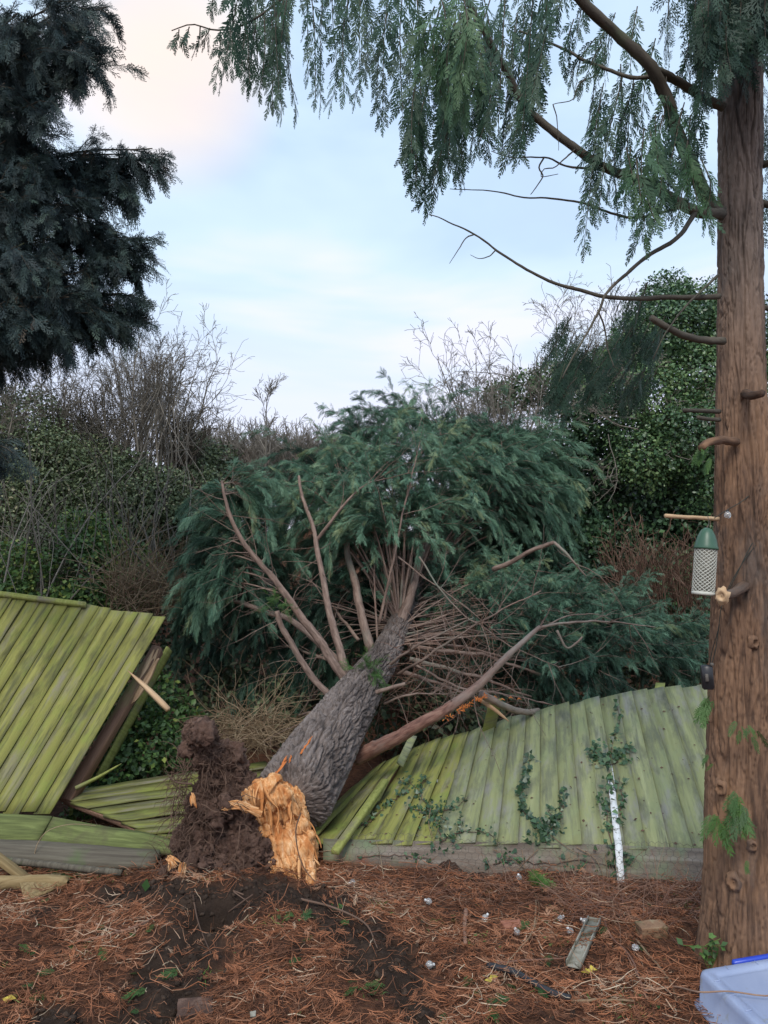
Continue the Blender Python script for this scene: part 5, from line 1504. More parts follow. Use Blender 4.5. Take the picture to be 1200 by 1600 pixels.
def bare_shrub(name, label, px, py, Y, h, stems=7, spread=.35, m='bare_twig', wob=.16, r=.02, lv=3, up=.05, dens=5, cat='shrub', group=None, k=6, minr=.0028):
    b = W(px, py, Y)
    th_ = rng.uniform(0, 2 * np.pi, stems); tl = rng.normal(0, spread, stems)
    D = np.stack([np.cos(th_) * tl, np.sin(th_) * tl * .6, np.ones(stems)], -1)
    P0 = b + np.stack([rng.normal(0, .12, stems), rng.normal(0, .12, stems), np.zeros(stems)], -1)
    sp = [dict(wob=wob * .7, up=up, tip=.3), dict(n=dens, len=.5, ang=.55, wob=wob, up=up, t0=.25, r=.5), dict(n=dens, len=.5, ang=.6, wob=wob * 1.2, up=up * .5, t0=.2, r=.55), dict(n=3, len=.5, ang=.6, wob=wob * 1.3, up=0, t0=.2, r=.7)]
    o = grow(P0, D, h * rng.uniform(.7, 1.05, stems), np.full(stems, r), sp[:lv + 1], k=k)
    root = thing(name, label, cat, b, group)
    m1 = MB(); tubes(m1, o[0][0], o[0][1], 6); m1.build('stems', M[m], root, smooth=True)
    m2 = MB()
    for a in o[1:]: tubes(m2, a[0], np.maximum(a[1], minr), 3, co=False)
    m2.build('twigs', M[m], root)
    return root


bare_shrub('bare_tree', 'small leafless tree standing alone against the sky in the gap', 415, 738, 12.5, 1.55, stems=1, spread=.02, r=.02, wob=.06, up=.03, dens=11, cat='tree', lv=3, minr=.003, m='bare_twig')
G = 'leafless shrubs on the left bank'
for lab, px, py, Y, h, s_, sp_, mm_ in (
        ('tallest leafless shrub rising to a ragged top beside the left gap', 250, 800, 8.6, 2.05, 13, .11, 'bare_twig'),
        ('grey tangled leafless shrub right of the tallest one, over brown trailing stems', 285, 770, 8.8, 1.0, 10, .16, 'dark_twig'),
        ('thick leafless shrub hanging directly under the dark conifer boughs', 185, 790, 8.9, 1.7, 12, .2, 'bare_twig'),
        ('dark leafless shrub in the middle of the left thicket', 130, 800, 9.2, 1.6, 12, .25, 'dark_twig'),
        ('pale leafless shrub near the left frame edge below the conifer', 70, 800, 9.0, 1.6, 12, .25, 'bare_twig'),
        ('leafless shrub cut off by the left frame edge', 5, 800, 8.6, 1.6, 12, .25, 'bare_twig'),
        ('far fine-twigged leafless shrub behind the tallest shrub', 215, 760, 10.4, 1.9, 13, .16, 'dark_twig')):
    bare_shrub('leafless_shrub', lab, px, py, Y, h, stems=s_, spread=sp_, m=mm_, group=G, r=.016, dens=7, lv=3, up=.05, wob=.15, minr=.0024)
G = 'leafless shrubs behind the crown at right'
for lab, px, py, Y, h, s_, sp_, mm_ in (
        ('leafless shrub with arching twigs on the skyline right of the toppled crown', 790, 800, 9.6, 2.1, 13, .24, 'bare_twig'),
        ('leafless shrub directly over the right shoulder of the toppled crown', 735, 780, 10.2, 1.5, 12, .28, 'bare_twig'),
        ('tall thin leafless shrub poking above the ivy mass left of the standing trunk', 850, 780, 9.8, 2.3, 10, .16, 'bare_twig'),
        ('leafless shrub rising behind the top of the ivy mass beside the standing trunk', 990, 700, 10.2, 2.0, 12, .3, 'bare_twig')):
    bare_shrub('leafless_shrub', lab, px, py, Y, h, stems=s_, spread=sp_, m=mm_, group=G, r=.016, dens=6, lv=3, up=.03)

# left bank thicket foliage
mb = MB()
leaf_mass(mb, blobs_px([(200, 770, 8.2, 60, .7), (250, 790, 8.0, 60, .7), (290, 810, 8.2, 50, .7), (170, 810, 8.2, 60, .7), (310, 770, 8.6, 45, .7), (240, 840, 8.3, 60), (150, 740, 8.8, 55), (330, 800, 8.8, 50), (340, 730, 9.4, 40), (300, 720, 9.2, 45)]), 2300, .038, rb=.54, rv=.24, clump=.16)
mb.thing('bramble_thicket', 'grey-green leafy bramble mass on the left bank under the leafless shrubs', 'brambles', M['grey_leaf'], kind='stuff')
mb = MB()
leaf_mass(mb, blobs_px([(60, 740, 8.4, 75, .7), (20, 800, 8.2, 75, .7), (90, 800, 8.3, 65, .7), (40, 670, 9.0, 60), (120, 700, 9.2, 45), (80, 880, 8.0, 65)]), 2300, .038, rb=.50, rv=.24, clump=.16)
mb.thing('ivy_thicket', 'dull ivy and bramble mass at the left frame edge behind the leaning fence', 'ivy', M['grey_leaf'], kind='stuff')
mb = MB()
leaf_mass(mb, blobs_px([(160, 850, 7.2, 40, .7), (190, 880, 7.1, 42, .7), (130, 880, 7.0, 42, .7), (150, 915, 6.9, 55, .7), (200, 925, 6.9, 45, .7), (90, 925, 6.9, 50, .7), (30, 900, 7.0, 50, .7), (10, 950, 6.9, 50), (230, 900, 7.2, 35), (120, 830, 7.4, 32)]), 1700, .045, rb=.70, rv=.22, clump=.22)
mb.thing('privet_bush', 'bright green leafy bush just beyond the top of the left leaning fence', 'bush', M['bramble_leaf'])
mb = MB()
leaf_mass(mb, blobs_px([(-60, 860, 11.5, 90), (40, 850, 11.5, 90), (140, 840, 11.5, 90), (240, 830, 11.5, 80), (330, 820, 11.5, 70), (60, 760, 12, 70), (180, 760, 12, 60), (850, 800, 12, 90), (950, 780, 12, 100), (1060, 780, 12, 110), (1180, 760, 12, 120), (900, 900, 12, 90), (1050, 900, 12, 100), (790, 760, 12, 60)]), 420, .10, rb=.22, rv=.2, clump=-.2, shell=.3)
mb.thing('far_hedge', 'dark-leaved hedge growth filling the gaps behind the bank shrubs and ivy', 'hedge', M['grey_leaf'], kind='stuff')
# long bare whips and straw stalks on the left
mb = MB()
n = 64
b0 = W(rng.uniform(-20, 300, n), rng.uniform(900, 960, n), rng.uniform(6.6, 7.6, n))
o = grow(b0, np.stack([rng.normal(0, .35, n), rng.normal(0, .2, n), np.ones(n)], -1), rng.uniform(.6, 1.9, n), rng.uniform(.004, .010, n), [dict(wob=.09, up=-.03, tip=.4), dict(n=2, len=.45, ang=.6, wob=.12, up=0)], k=9)
for a in o: tubes(mb, a[0], np.maximum(a[1], .0025), 4, co=False)
mb.thing('bare_whips', 'pale bare whips and canes standing among the leaves on the left bank', 'canes', M['bare_twig'], kind='stuff')
mb = MB()
n = 420
b0 = W(rng.uniform(165, 285, n), rng.uniform(900, 975, n), rng.uniform(6.2, 6.9, n))
o = grow(b0, np.stack([rng.normal(.25, .45, n), rng.normal(0, .3, n), np.abs(rng.normal(.6, .4, n))], -1), rng.uniform(.25, .75, n), np.full(n, .0035), [dict(wob=.16, up=-.05, tip=.5)], k=7)
tubes(mb, o[0][0], o[0][1], 3, co=False)
mb.thing('dead_bracken', 'heap of straw-coloured dead stalks between the green bush and the toppled crown', 'dead stalks', M['straw_stalk'], kind='stuff')
mb = MB()
n = 26
b0 = W(rng.uniform(240, 275, n), rng.uniform(770, 800, n), np.full(n, 8.0)); b0 = b0 + rng.normal(size=(n, 3)) * .12
o = grow(b0 + [0, 0, 1.15], np.stack([rng.normal(-.1, .3, n), rng.normal(0, .3, n), -np.ones(n)], -1), rng.uniform(.8, 1.5, n), np.full(n, .006), [dict(wob=.12, up=-.0, tip=.6)], k=8)
tubes(mb, o[0][0], o[0][1], 3, co=False)
mb.thing('hanging_vines', 'straw-coloured vines trailing down through the tallest leafless shrub', 'vines', M['bare_twig'], kind='stuff')
# ground-level undergrowth behind the fences
mb = MB()
leaf_mass(mb, blobs_px([(215, 1110, 5.6, 42), (180, 1150, 5.5, 40), (230, 1165, 5.4, 48), (270, 1125, 5.7, 40), (200, 1200, 5.3, 40), (280, 1175, 5.5, 30), (150, 1215, 5.2, 30), (160, 1240, 5.1, 30), (130, 1260, 4.95, 26), (240, 1080, 6.0, 35)]), 1500, .042, rb=.50, rv=.25, clump=.2, tm=LEAF)
mb.thing('bramble_undergrowth', 'low green brambles growing between the leaning fence and the torn roots', 'brambles', M['bramble_leaf'], kind='stuff')
mb = MB()
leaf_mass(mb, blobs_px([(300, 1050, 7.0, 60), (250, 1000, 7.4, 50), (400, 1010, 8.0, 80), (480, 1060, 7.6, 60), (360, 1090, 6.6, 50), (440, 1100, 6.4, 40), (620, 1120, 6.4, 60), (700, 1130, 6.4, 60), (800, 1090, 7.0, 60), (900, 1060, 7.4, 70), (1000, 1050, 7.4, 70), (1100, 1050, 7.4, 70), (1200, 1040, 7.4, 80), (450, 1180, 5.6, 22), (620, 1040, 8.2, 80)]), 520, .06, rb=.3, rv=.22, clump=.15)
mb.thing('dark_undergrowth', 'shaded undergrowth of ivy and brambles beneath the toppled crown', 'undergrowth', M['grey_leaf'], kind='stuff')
mb = MB()
n = 330
b0 = W(rng.normal(395, 34, n), rng.normal(1150, 14, n), rng.uniform(5.3, 6.0, n))
o = grow(b0, np.stack([rng.normal(0, .8, n), rng.normal(0, .5, n), np.abs(rng.normal(.5, .4, n))], -1), rng.uniform(.25, .7, n), np.full(n, .0028), [dict(wob=.24, up=-.09, tip=.5)], k=9)
tubes(mb, o[0][0], o[0][1], 3, co=False)
mb.thing('dead_bracken', 'coiled nest of tan dead stems just left of the fallen trunk', 'dead stems', M['straw_stalk'], kind='stuff')
mb = MB()
n = 240
b0 = W(rng.uniform(590, 790, n), rng.uniform(1000, 1130, n), rng.uniform(5.7, 6.6, n))
o = grow(b0, rng.normal(size=(n, 3)) * [1, .5, .7] + [0, 0, .2], rng.uniform(.2, .7, n), np.full(n, .0026), [dict(wob=.18, up=-.02, tip=.5)], k=7)
tubes(mb, o[0][0], o[0][1], 3, co=False)
mb.thing('dead_twig_tangle', 'tangle of thin dead brown twigs around the base of the toppled crown', 'dead twigs', M['twig_brown'], kind='stuff')

# right: ivy-smothered tree
iv = thing('ivy_covered_tree', 'broad ivy-smothered tree with dark hollows behind the standing trunk', 'tree', W(1020, 1000, 9.2) * [1, 1, 0] + [0, 0, .6])
m_ = MB()
for (x, y, x2, y2, r_) in ((1010, 1000, 1040, 560, .10), (930, 1000, 900, 640, .07), (1090, 1000, 1110, 520, .09), (980, 900, 940, 560, .05), (1040, 800, 1100, 600, .05)):
    a_, b_ = W(x, y, 9.3), W(x2, y2, 9.2)
    tubes(m_, cm(np.stack([a_, (a_ + b_) / 2 + rng.normal(size=3) * .15, b_]), 16), np.linspace(r_, r_ * .3, 16), 8)
m_.build('trunk', M['dark_twig'], iv, smooth=True)
mb = MB()
leaf_mass(mb, blobs_px([(1050, 520, 9.0, 62), (1000, 545, 9.2, 50), (1095, 500, 9.2, 55), (1150, 520, 9.2, 60), (960, 590, 9.3, 48), (905, 610, 9.4, 42), (1045, 470, 9.4, 40), (1100, 590, 8.9, 55), (1020, 620, 8.8, 55), (860, 600, 9.7, 34), (820, 610, 9.9, 30), (780, 620, 10, 26), (940, 650, 9.0, 45), (1080, 680, 8.6, 62), (1010, 710, 8.7, 55), (1120, 760, 8.7, 60), (1190, 640, 9, 90), (1220, 800, 9, 90)]), 2000, .044, rb=.64, rv=.24, clump=.20, cs=1.7)
leaf_mass(mb, blobs_px([(900, 700, 9.4, 60), (960, 760, 9.3, 65), (890, 790, 9.4, 55), (1040, 800, 9.2, 70), (1110, 860, 9.0, 70), (960, 850, 8.9, 50), (920, 850, 8.6, 40), (1010, 870, 8.8, 45), (870, 860, 8.8, 40), (1050, 920, 8.8, 55)]), 760, .065, rb=.34, rv=.2, clump=.26, cs=1.7, shell=.2)
mb.build('crown', M['ivy_leaf'], iv)
mb = MB()
n = 46
b0 = W(rng.uniform(790, 1110, n), rng.uniform(600, 720, n), rng.uniform(8.3, 8.8, n))
o = grow(b0, rng.normal(size=(n, 3)) * [1, .3, .7] + [0, 0, .15], rng.uniform(.5, 1.1, n), np.full(n, .007), [dict(wob=.24, up=.01, tip=.5), dict(n=6, len=.55, ang=.7, wob=.24), dict(n=4, len=.5, ang=.7, wob=.25)], k=7)
for a in o: tubes(mb, a[0], np.maximum(a[1], .003), 3, co=False)
mb.thing('bare_vines', 'pale leafless vines tangled over the front of the ivy-smothered tree', 'vines', M['bare_twig'], kind='stuff')
mb = MB()
n = 150
b0 = W(rng.uniform(965, 1110, n), rng.uniform(935, 975, n), rng.uniform(7.3, 7.9, n))
o = grow(b0, np.stack([rng.normal(0, .28, n), rng.normal(0, .2, n), np.ones(n)], -1), rng.uniform(.4, .85, n), np.full(n, .006), [dict(wob=.10, up=-.02, tip=.4), dict(n=5, len=.4, ang=.5, wob=.2)], k=7)
for a in o: tubes(mb, a[0], np.maximum(a[1], .003), 3, co=False)
mb.thing('dead_shrub', 'pinkish-brown dead twiggy shrub behind the hanging bird feeder', 'shrub', M['dead_brown'])

# ------------------------------------------------------------------ things resting on the fallen fence
from mathutils.bvhtree import BVHTree
from mathutils import Vector
_v, _f, _k = [], [], 0
for a_, b_ in _fence_geo:
    _v.append(a_); _f.append(b_ + _k); _k += len(a_)
_bvh = BVHTree.FromPolygons(np.concatenate(_v).tolist(), np.concatenate(_f).tolist())


def onF(px, py, lift=.006):
    d = nrm(ray(px, py))
    h = _bvh.ray_cast(Vector(CAM), Vector(d))
    if h[0] is None:
        return on_ground(px, py, lift), np.array([0, 0, 1.])
    n = np.array(h[1]); n = n if n @ d < 0 else -n
    return np.array(h[0]) + n * lift, n


def vine(label, strands, size=.036, rb=.3, dens=1.0, name='ivy_vine', clusters=(), m='ivy_leaf'):
    ms, ml_ = MB(), MB()
    first = None
    for st_ in strands:
        P = cm(np.array([(x, y, 0) for x, y in st_], float), 22)
        W3 = np.array([onF(p[0] + rng.normal() * 1.5, p[1] + rng.normal(), .008)[0] for p in P])
        if first is None: first = W3
        tubes(ms, W3, np.linspace(.0035, .0015, 22), 4)
        n = int(np.linalg.norm(np.diff(W3, axis=0), axis=1).sum() / .011 * dens)
        i = rng.integers(0, 21, n); O = W3[i] + (W3[i + 1] - W3[i]) * rng.uniform(size=(n, 1)) + rng.normal(size=(n, 3)) * .012 + [0, -.006, .010]
        D = nrm(rng.normal(size=(n, 3)) * [1, .6, .7] + [0, -.1, -.3])
        place(ml_, IVY, O, D, np.array([[0, -.6, .7]]) + rng.normal(size=(n, 3)) * .45, size * rng.uniform(.5, 1.25, n), r=np.clip(rb + rng.normal(size=n) * .2, 0, 1))
    for (x, y, sx, sy, n) in clusters:
        xy = np.stack([rng.normal(x, sx, n), rng.normal(y, sy, n)], -1)
        O = np.array([onF(a_[0], a_[1], rng.uniform(.005, .05))[0] for a_ in xy])
        D = nrm(rng.normal(size=(n, 3)) * [1, .6, .7] + [0, -.1, -.3])
        place(ml_, IVY, O, D, np.array([[0, -.6, .7]]) + rng.normal(size=(n, 3)) * .5, size * rng.uniform(.5, 1.25, n), r=np.clip(rb + rng.normal(size=n) * .22, 0, 1))
    r_ = thing(name, label, 'ivy', first[-1])
    ms.build('stem', M['root'], r_); ml_.build('leaves', M[m], r_)
    return r_


vine('dense narrow ivy strand climbing the green panel left of the two lower strands', [[(852, 1318), (843, 1300), (828, 1280), (815, 1262), (817, 1238), (825, 1210), (829, 1187)]], rb=.22, dens=2.0, size=.034, clusters=[(848, 1306, 12, 8, 40)])
vine('thin ivy strand running up a board seam right of the dense narrow strand', [[(846, 1314), (858, 1302), (872, 1285), (880, 1260), (883, 1235)], [(862, 1300), (860, 1280), (858, 1262)]], rb=.25, dens=1.3, size=.028, clusters=[(866, 1292, 9, 10, 40)])
vine('ivy strand with a leafy cross-shaped clump at the head of the white plastic strip', [[(962, 1378), (958, 1330), (950, 1290), (952, 1240), (950, 1200), (955, 1165), (964, 1140), (967, 1102)], [(950, 1195), (935, 1185), (928, 1172)], [(955, 1195), (972, 1185), (984, 1165)], [(965, 1290), (972, 1250), (970, 1215)]], rb=.42, dens=.9, size=.034,
     clusters=[(932, 1182, 8, 9, 34), (978, 1180, 8, 12, 34), (952, 1190, 10, 8, 26), (942, 1245, 8, 14, 16), (962, 1345, 12, 14, 30)])
vine('straggly half-dead ivy spread over the yellower left boards of the fallen fence', [[(690, 1316), (684, 1290), (672, 1268), (655, 1240), (640, 1224), (628, 1222)], [(655, 1240), (665, 1218)], [(640, 1236), (612, 1252), (596, 1262)], [(672, 1275), (700, 1266), (720, 1258), (732, 1247)], [(690, 1316), (722, 1302), (762, 1304), (778, 1322)], [(640, 1262), (668, 1272), (694, 1282)], [(560, 1296), (588, 1276), (610, 1256)]], rb=.28, dens=.8, size=.026,
     clusters=[(672, 1272, 18, 14, 60), (650, 1230, 12, 10, 26), (700, 1300, 26, 10, 36), (690, 1328, 12, 5, 16)])
vine('low ivy trailing along the weathered base board under the pale green panel', [[(770, 1352), (800, 1345), (850, 1352), (905, 1345), (960, 1355)], [(560, 1340), (620, 1338), (680, 1345)]], rb=.4, dens=.35, size=.030, clusters=[(800, 1340, 14, 10, 14), (760, 1352, 9, 6, 10), (905, 1350, 14, 8, 14)])
# dry stems over the ivy
mb = MB()
for pts in ([(674, 1265), (671, 1295), (683, 1328)], [(770, 1330), (800, 1345), (830, 1370), (848, 1400)], [(840, 1330), (810, 1360), (790, 1392)], [(945, 1336), (948, 1370), (955, 1410), (962, 1440)], [(952, 1345), (960, 1372), (958, 1400)], [(900, 1320), (930, 1345), (945, 1380)], [(860, 1310), (900, 1335), (940, 1338)],
            [(500, 1335), (560, 1352), (640, 1358)], [(600, 1380), (594, 1340), (588, 1318)], [(815, 1330), (822, 1370), (842, 1420), (836, 1460)]):
    P = np.array([onF(x, y, .02)[0] for x, y in pts]); tubes(mb, cm(P, 14), np.linspace(.0028, .0012, 14), 4)
mb.thing('dry_stems', 'pale dry stems straggling across the base board and ivy of the fallen fence', 'dry stems', M['straw_stalk'], kind='stuff')
# crumbs of leaf and bark on the boards
mb = MB()
n = 170
xs_, ys_ = rng.uniform(500, 1105, n), rng.uniform(1090, 1330, n)
O, NNs = [], []
for x, y in zip(xs_, ys_):
    h = onF(x, y, .003)
    if h[0][2] > .05 or y > 1300: O.append(h[0]); NNs.append(h[1])
O = np.array(O); NNs = np.array(NNs)
place(mb, LEAF, O, nrm(rng.normal(size=O.shape) * [1, .5, .3]), NNs, rng.uniform(.008, .026, len(O)) * 1.0, r=rng.uniform(0, .5, len(O)))
mb.thing('leaf_crumbs', 'dark crumbs and dead leaf scraps scattered over the fallen fence boards', 'leaf scraps', M['dead_brown'], kind='stuff')

# tendril on the left base boards
mb = MB(); P = pxline([(52, 1348, 4.1), (58, 1320, 4.1), (75, 1298, 4.12), (110, 1288, 4.14), (150, 1290, 4.16)]); tubes(mb, cm(P, 20), np.linspace(.003, .0015, 20), 4)
mb.thing('dry_tendril', 'single pale curved tendril looping over the left base boards', 'tendril', M['straw_stalk'])

# ------------------------------------------------------------------ ground litter
def scatter(n, xr=(-2.9, 2.9), yr=(2.15, 4.75)):
    x = rng.uniform(*xr, n); y = yr[0] + (yr[1] - yr[0]) * rng.uniform(0, 1, n) ** 1.15
    return x, y


def strands(mb, n, lmin, lmax, rmin, rmax, soilp, bend=.35, sides=3, rbase=.4, clumpy=0.0, lift=.03, xr=(-2.9, 2.9), yr=(2.15, 4.75)):
    x, y = scatter(n, xr, yr)
    s = soilmask(x, y)
    dens = fbm(np.stack([x * 2.6, y * 2.6, x * 0 + 4], -1), 3)
    keep = (rng.uniform(size=n) > s * (1 - soilp)) & (dens > clumpy - .62 + rng.uniform(-.3, .5, n))
    behind = y > 4.0 + .04 * (x < .3) - .1 * (x > .9)
    keep &= ~(behind & (x > -.2))
    x, y, dens = x[keep], y[keep], dens[keep]; n = len(x)
    th_ = rng.uniform(0, 2 * np.pi, n) + 0.0
    dirn = fbm(np.stack([x * 1.5, y * 1.5, x * 0 + 9], -1), 2) * 4
    th_ = np.where(rng.uniform(size=n) < .45, dirn + rng.normal(size=n) * .5, th_)
    l = rng.uniform(lmin, lmax, n) * rng.uniform(.5, 1.3, n)
    k = 4
    P = np.zeros((n, k, 3)); P[:, 0, 0] = x; P[:, 0, 1] = y
    bd = rng.normal(size=n) * bend
    for i in range(1, k):
        a_ = th_ + bd * i
        P[:, i, 0] = P[:, i - 1, 0] + np.cos(a_) * l / (k - 1); P[:, i, 1] = P[:, i - 1, 1] + np.sin(a_) * l / (k - 1)
    z0 = hgt_full(P[..., 0].ravel(), P[..., 1].ravel())[0].reshape(n, k)
    up = rng.uniform(0, 1, n) ** 2.2 * lift * (1 + 1.2 * np.clip(dens, 0, 1))
    tilt = rng.normal(size=n) * .25
    P[..., 2] = z0 + up[:, None] + np.abs(np.linspace(-.5, .5, k)[None] * tilt[:, None] * l[:, None]) + .003
    R = rng.uniform(rmin, rmax, n)[:, None] * np.array([.8, 1, .85, .4])
    r = np.clip(rbase + dens * .75 + rng.normal(size=n) * .2, 0, 1)
    tubes(mb, P, R, sides, r=r, co=False)


mb = MB()
strands(mb, 60000, .03, .085, .0007, .0016, .10, lift=.030)
strands(mb, 9000, .06, .16, .0009, .0022, .16, lift=.045, rbase=.55)
strands(mb, 1500, .03, .08, .0012, .0030, .2, lift=.02, rbase=.85)
# feathery dead sprays
x, y = scatter(6500); s = soilmask(x, y); kp = (rng.uniform(size=len(x)) > s * .9) & ~((y > 3.98) & (x > -.2)); x, y = x[kp], y[kp]
z = hgt_full(x, y)[0] + rng.uniform(.004, .030, len(x))
th_ = rng.uniform(0, 2 * np.pi, len(x)); D = np.stack([np.cos(th_), np.sin(th_), rng.normal(.05, .15, len(x))], -1)
dens = fbm(np.stack([x * 2.6, y * 2.6, x * 0 + 4], -1), 3)
for k in range(5):
    q = np.arange(len(x)) % 5 == k
    place(mb, PL[k], np.stack([x, y, z], -1)[q], D[q], rng.normal(size=(q.sum(), 3)) * .4 + [0, 0, 1], rng.uniform(.04, .10, q.sum()), r=np.clip(.5 + dens[q] * .4 + rng.normal(size=q.sum()) * .15, 0, 1), droop=.2)
lit = mb.thing('needle_litter', 'rusty orange carpet of dead conifer needles and shed twigs over the ground', 'needle litter', M['litter'], kind='stuff')

# soil clods
ph = (1 + 5 ** .5) / 2
ico = nrm(np.array([(-1, ph, 0), (1, ph, 0), (-1, -ph, 0), (1, -ph, 0), (0, -1, ph), (0, 1, ph), (0, -1, -ph), (0, 1, -ph), (ph, 0, -1), (ph, 0, 1), (-ph, 0, -1), (-ph, 0, 1)], float))
icf = np.array([(0, 11, 5), (0, 5, 1), (0, 1, 7), (0, 7, 10), (0, 10, 11), (1, 5, 9), (5, 11, 4), (11, 10, 2), (10, 7, 6), (7, 1, 8), (3, 9, 4), (3, 4, 2), (3, 2, 6), (3, 6, 8), (3, 8, 9), (4, 9, 5), (2, 4, 11), (6, 2, 10), (8, 6, 7), (9, 8, 1)])
CL = [(ico * np.random.default_rng(k + 80).uniform(.45, 1.4, (12, 1)) * [1, .75, .6], icf) for k in range(5)]
mb = MB()
x, y = scatter(60000); s = soilmask(x, y); kp = rng.uniform(size=len(x)) < s * .42 + .03; kp &= ~((y > 3.95) & (x > -.1)); x, y = x[kp], y[kp]
z = hgt_full(x, y)[0]
for k in range(5):
    q = np.arange(len(x)) % 5 == k
    sz = .0025 + .017 * rng.uniform(size=q.sum()) ** 3.4
    place(mb, CL[k], np.stack([x, y, z], -1)[q] + np.stack([sz * 0, sz * 0, sz * .05], -1), rng.normal(size=(q.sum(), 3)), rng.normal(size=(q.sum(), 3)), sz)
V_ = np.concatenate(mb.v); mb.c = [V_]
mb.thing('soil_clods', 'crumbs and clods of dark soil thrown out around the torn roots', 'soil', M['soil'], kind='stuff')

# green tufts
GR = [(np.array([(0, .035, 0), (0, -.035, 0), (.5, .028, .02), (.5, -.028, .02), (1, 0, 0)], float), np.array([(0, 1, 3), (0, 3, 2), (2, 3, 4)]))]


def tuft(mb, c, n, l, spread=.02):
    O = c + rng.normal(size=(n, 3)) * [spread, spread, .002]
    D = nrm(np.stack([rng.normal(0, .6, n), rng.normal(0, .6, n), rng.uniform(.2, 1, n)], -1))
    place(mb, GR[0], O, D, rng.normal(size=(n, 3)), l * rng.uniform(.5, 1.2, n), droop=.5)


mb = MB()
for k in range(190):
    x, y = scatter(1); s = soilmask(x, y)[0]
    if s > .3 or (y[0] > 3.95 and x[0] > -.2): continue
    tuft(mb, np.array([x[0], y[0], hgt_full(x, y)[0][0]]), rng.integers(6, 20), rng.uniform(.02, .05), rng.uniform(.008, .03))
for (px, py, n, l, sp) in ((845, 1372, 40, .07, .03), (380, 1345, 10, .04, .02), (600, 1420, 30, .05, .05), (675, 1445, 40, .05, .04), (125, 1368, 60, .05, .07), (160, 1375, 50, .05, .05), (90, 1362, 40, .05, .05), (860, 1430, 50, .05, .05), (865, 1475, 40, .04, .04), (985, 1575, 60, .05, .06), (1120, 1400, 30, .06, .04), (1140, 1450, 30, .05, .04), (320, 1525, 25, .04, .02), (130, 1480, 16, .04, .02), (45, 1555, 22, .04, .03), (420, 1440, 20, .05, .03), (585, 1555, 20, .04, .03), (1090, 1420, 40, .07, .05)):
    tuft(mb, on_ground(px, py), n, l, sp)
mb.thing('grass', 'sparse green grass blades and moss showing through the needle litter', 'grass', M['grass'], kind='stuff')
# clover / weed leaves
mb = MB()
n = 420
x, y = scatter(n); kp = (soilmask(x, y) < .4) & ~((y > 3.95) & (x > -.2)) & (fbm(np.stack([x * 3, y * 3, x * 0], -1), 2) > .05); x, y = x[kp], y[kp]; n = len(x)
place(mb, IVY, np.stack([x, y, hgt_full(x, y)[0] + rng.uniform(.006, .03, n)], -1), rng.normal(size=(n, 3)) * [1, 1, .2], rng.normal(size=(n, 3)) * .4 + [0, 0, 1], rng.uniform(.012, .028, n), r=rng.uniform(.2, 1, n))
mb.thing('weed_seedlings', 'tiny green weed leaves dotted through the litter', 'weeds', M['sprig_leaf'], kind='stuff')
# fallen green conifer sprays among the litter (small)
mb = MB()
n = 46
xy = [(rng.uniform(20, 1050), rng.uniform(1400, 1595)) for _ in range(n)] + [(100 + rng.normal() * 25, 1370 + rng.normal() * 6) for _ in range(26)] + [(590 + rng.normal() * 20, 1550 + rng.normal() * 8) for _ in range(6)]
O = np.array([on_ground(a_[0], a_[1], .02) for a_ in xy]); n = len(xy)
for k in range(4):
    q = np.arange(n) % 4 == k
    place(mb, FRf[k], O[q], rng.normal(size=(q.sum(), 3)) * [1, 1, .15], rng.normal(size=(q.sum(), 3)) * .3 + [0, 0, 1], rng.uniform(.04, .10, q.sum()), r=rng.uniform(0, .7, q.sum()), droop=.2)
mb.thing('green_sprigs', 'small shed green conifer sprigs lying on the litter', 'sprigs', M['sprig_leaf'], kind='stuff')

# loose stems matted at the foot of the right fence
mb = MB()
n = 420
px_, py_ = rng.uniform(880, 1110, n), rng.uniform(1392, 1445, n)
o0 = np.array([on_ground(a_, b_, .01) for a_, b_ in zip(px_, py_)])
o = grow(o0, np.stack([rng.normal(0, 1, n), rng.normal(0, .5, n), np.abs(rng.normal(.25, .25, n))], -1), rng.uniform(.08, .34, n), np.full(n, .0018), [dict(wob=.18, up=-.10, tip=.5)], k=7)
tubes(mb, o[0][0], o[0][1], 3, co=False)
n = 260
px_, py_ = rng.uniform(540, 900, n), rng.uniform(1370, 1415, n)
o0 = np.array([on_ground(a_, b_, .005) for a_, b_ in zip(px_, py_)])
o = grow(o0, np.stack([rng.normal(0, 1, n), rng.normal(0, .5, n), np.abs(rng.normal(.25, .25, n))], -1), rng.uniform(.06, .26, n), np.full(n, .0015), [dict(wob=.2, up=-.10, tip=.5)], k=7)
tubes(mb, o[0][0], o[0][1], 3, co=False)
mb.thing('matted_stems', 'matted dry brown stems heaped along the foot of the fallen fence', 'dry stems', M['twig_brown'], kind='stuff')

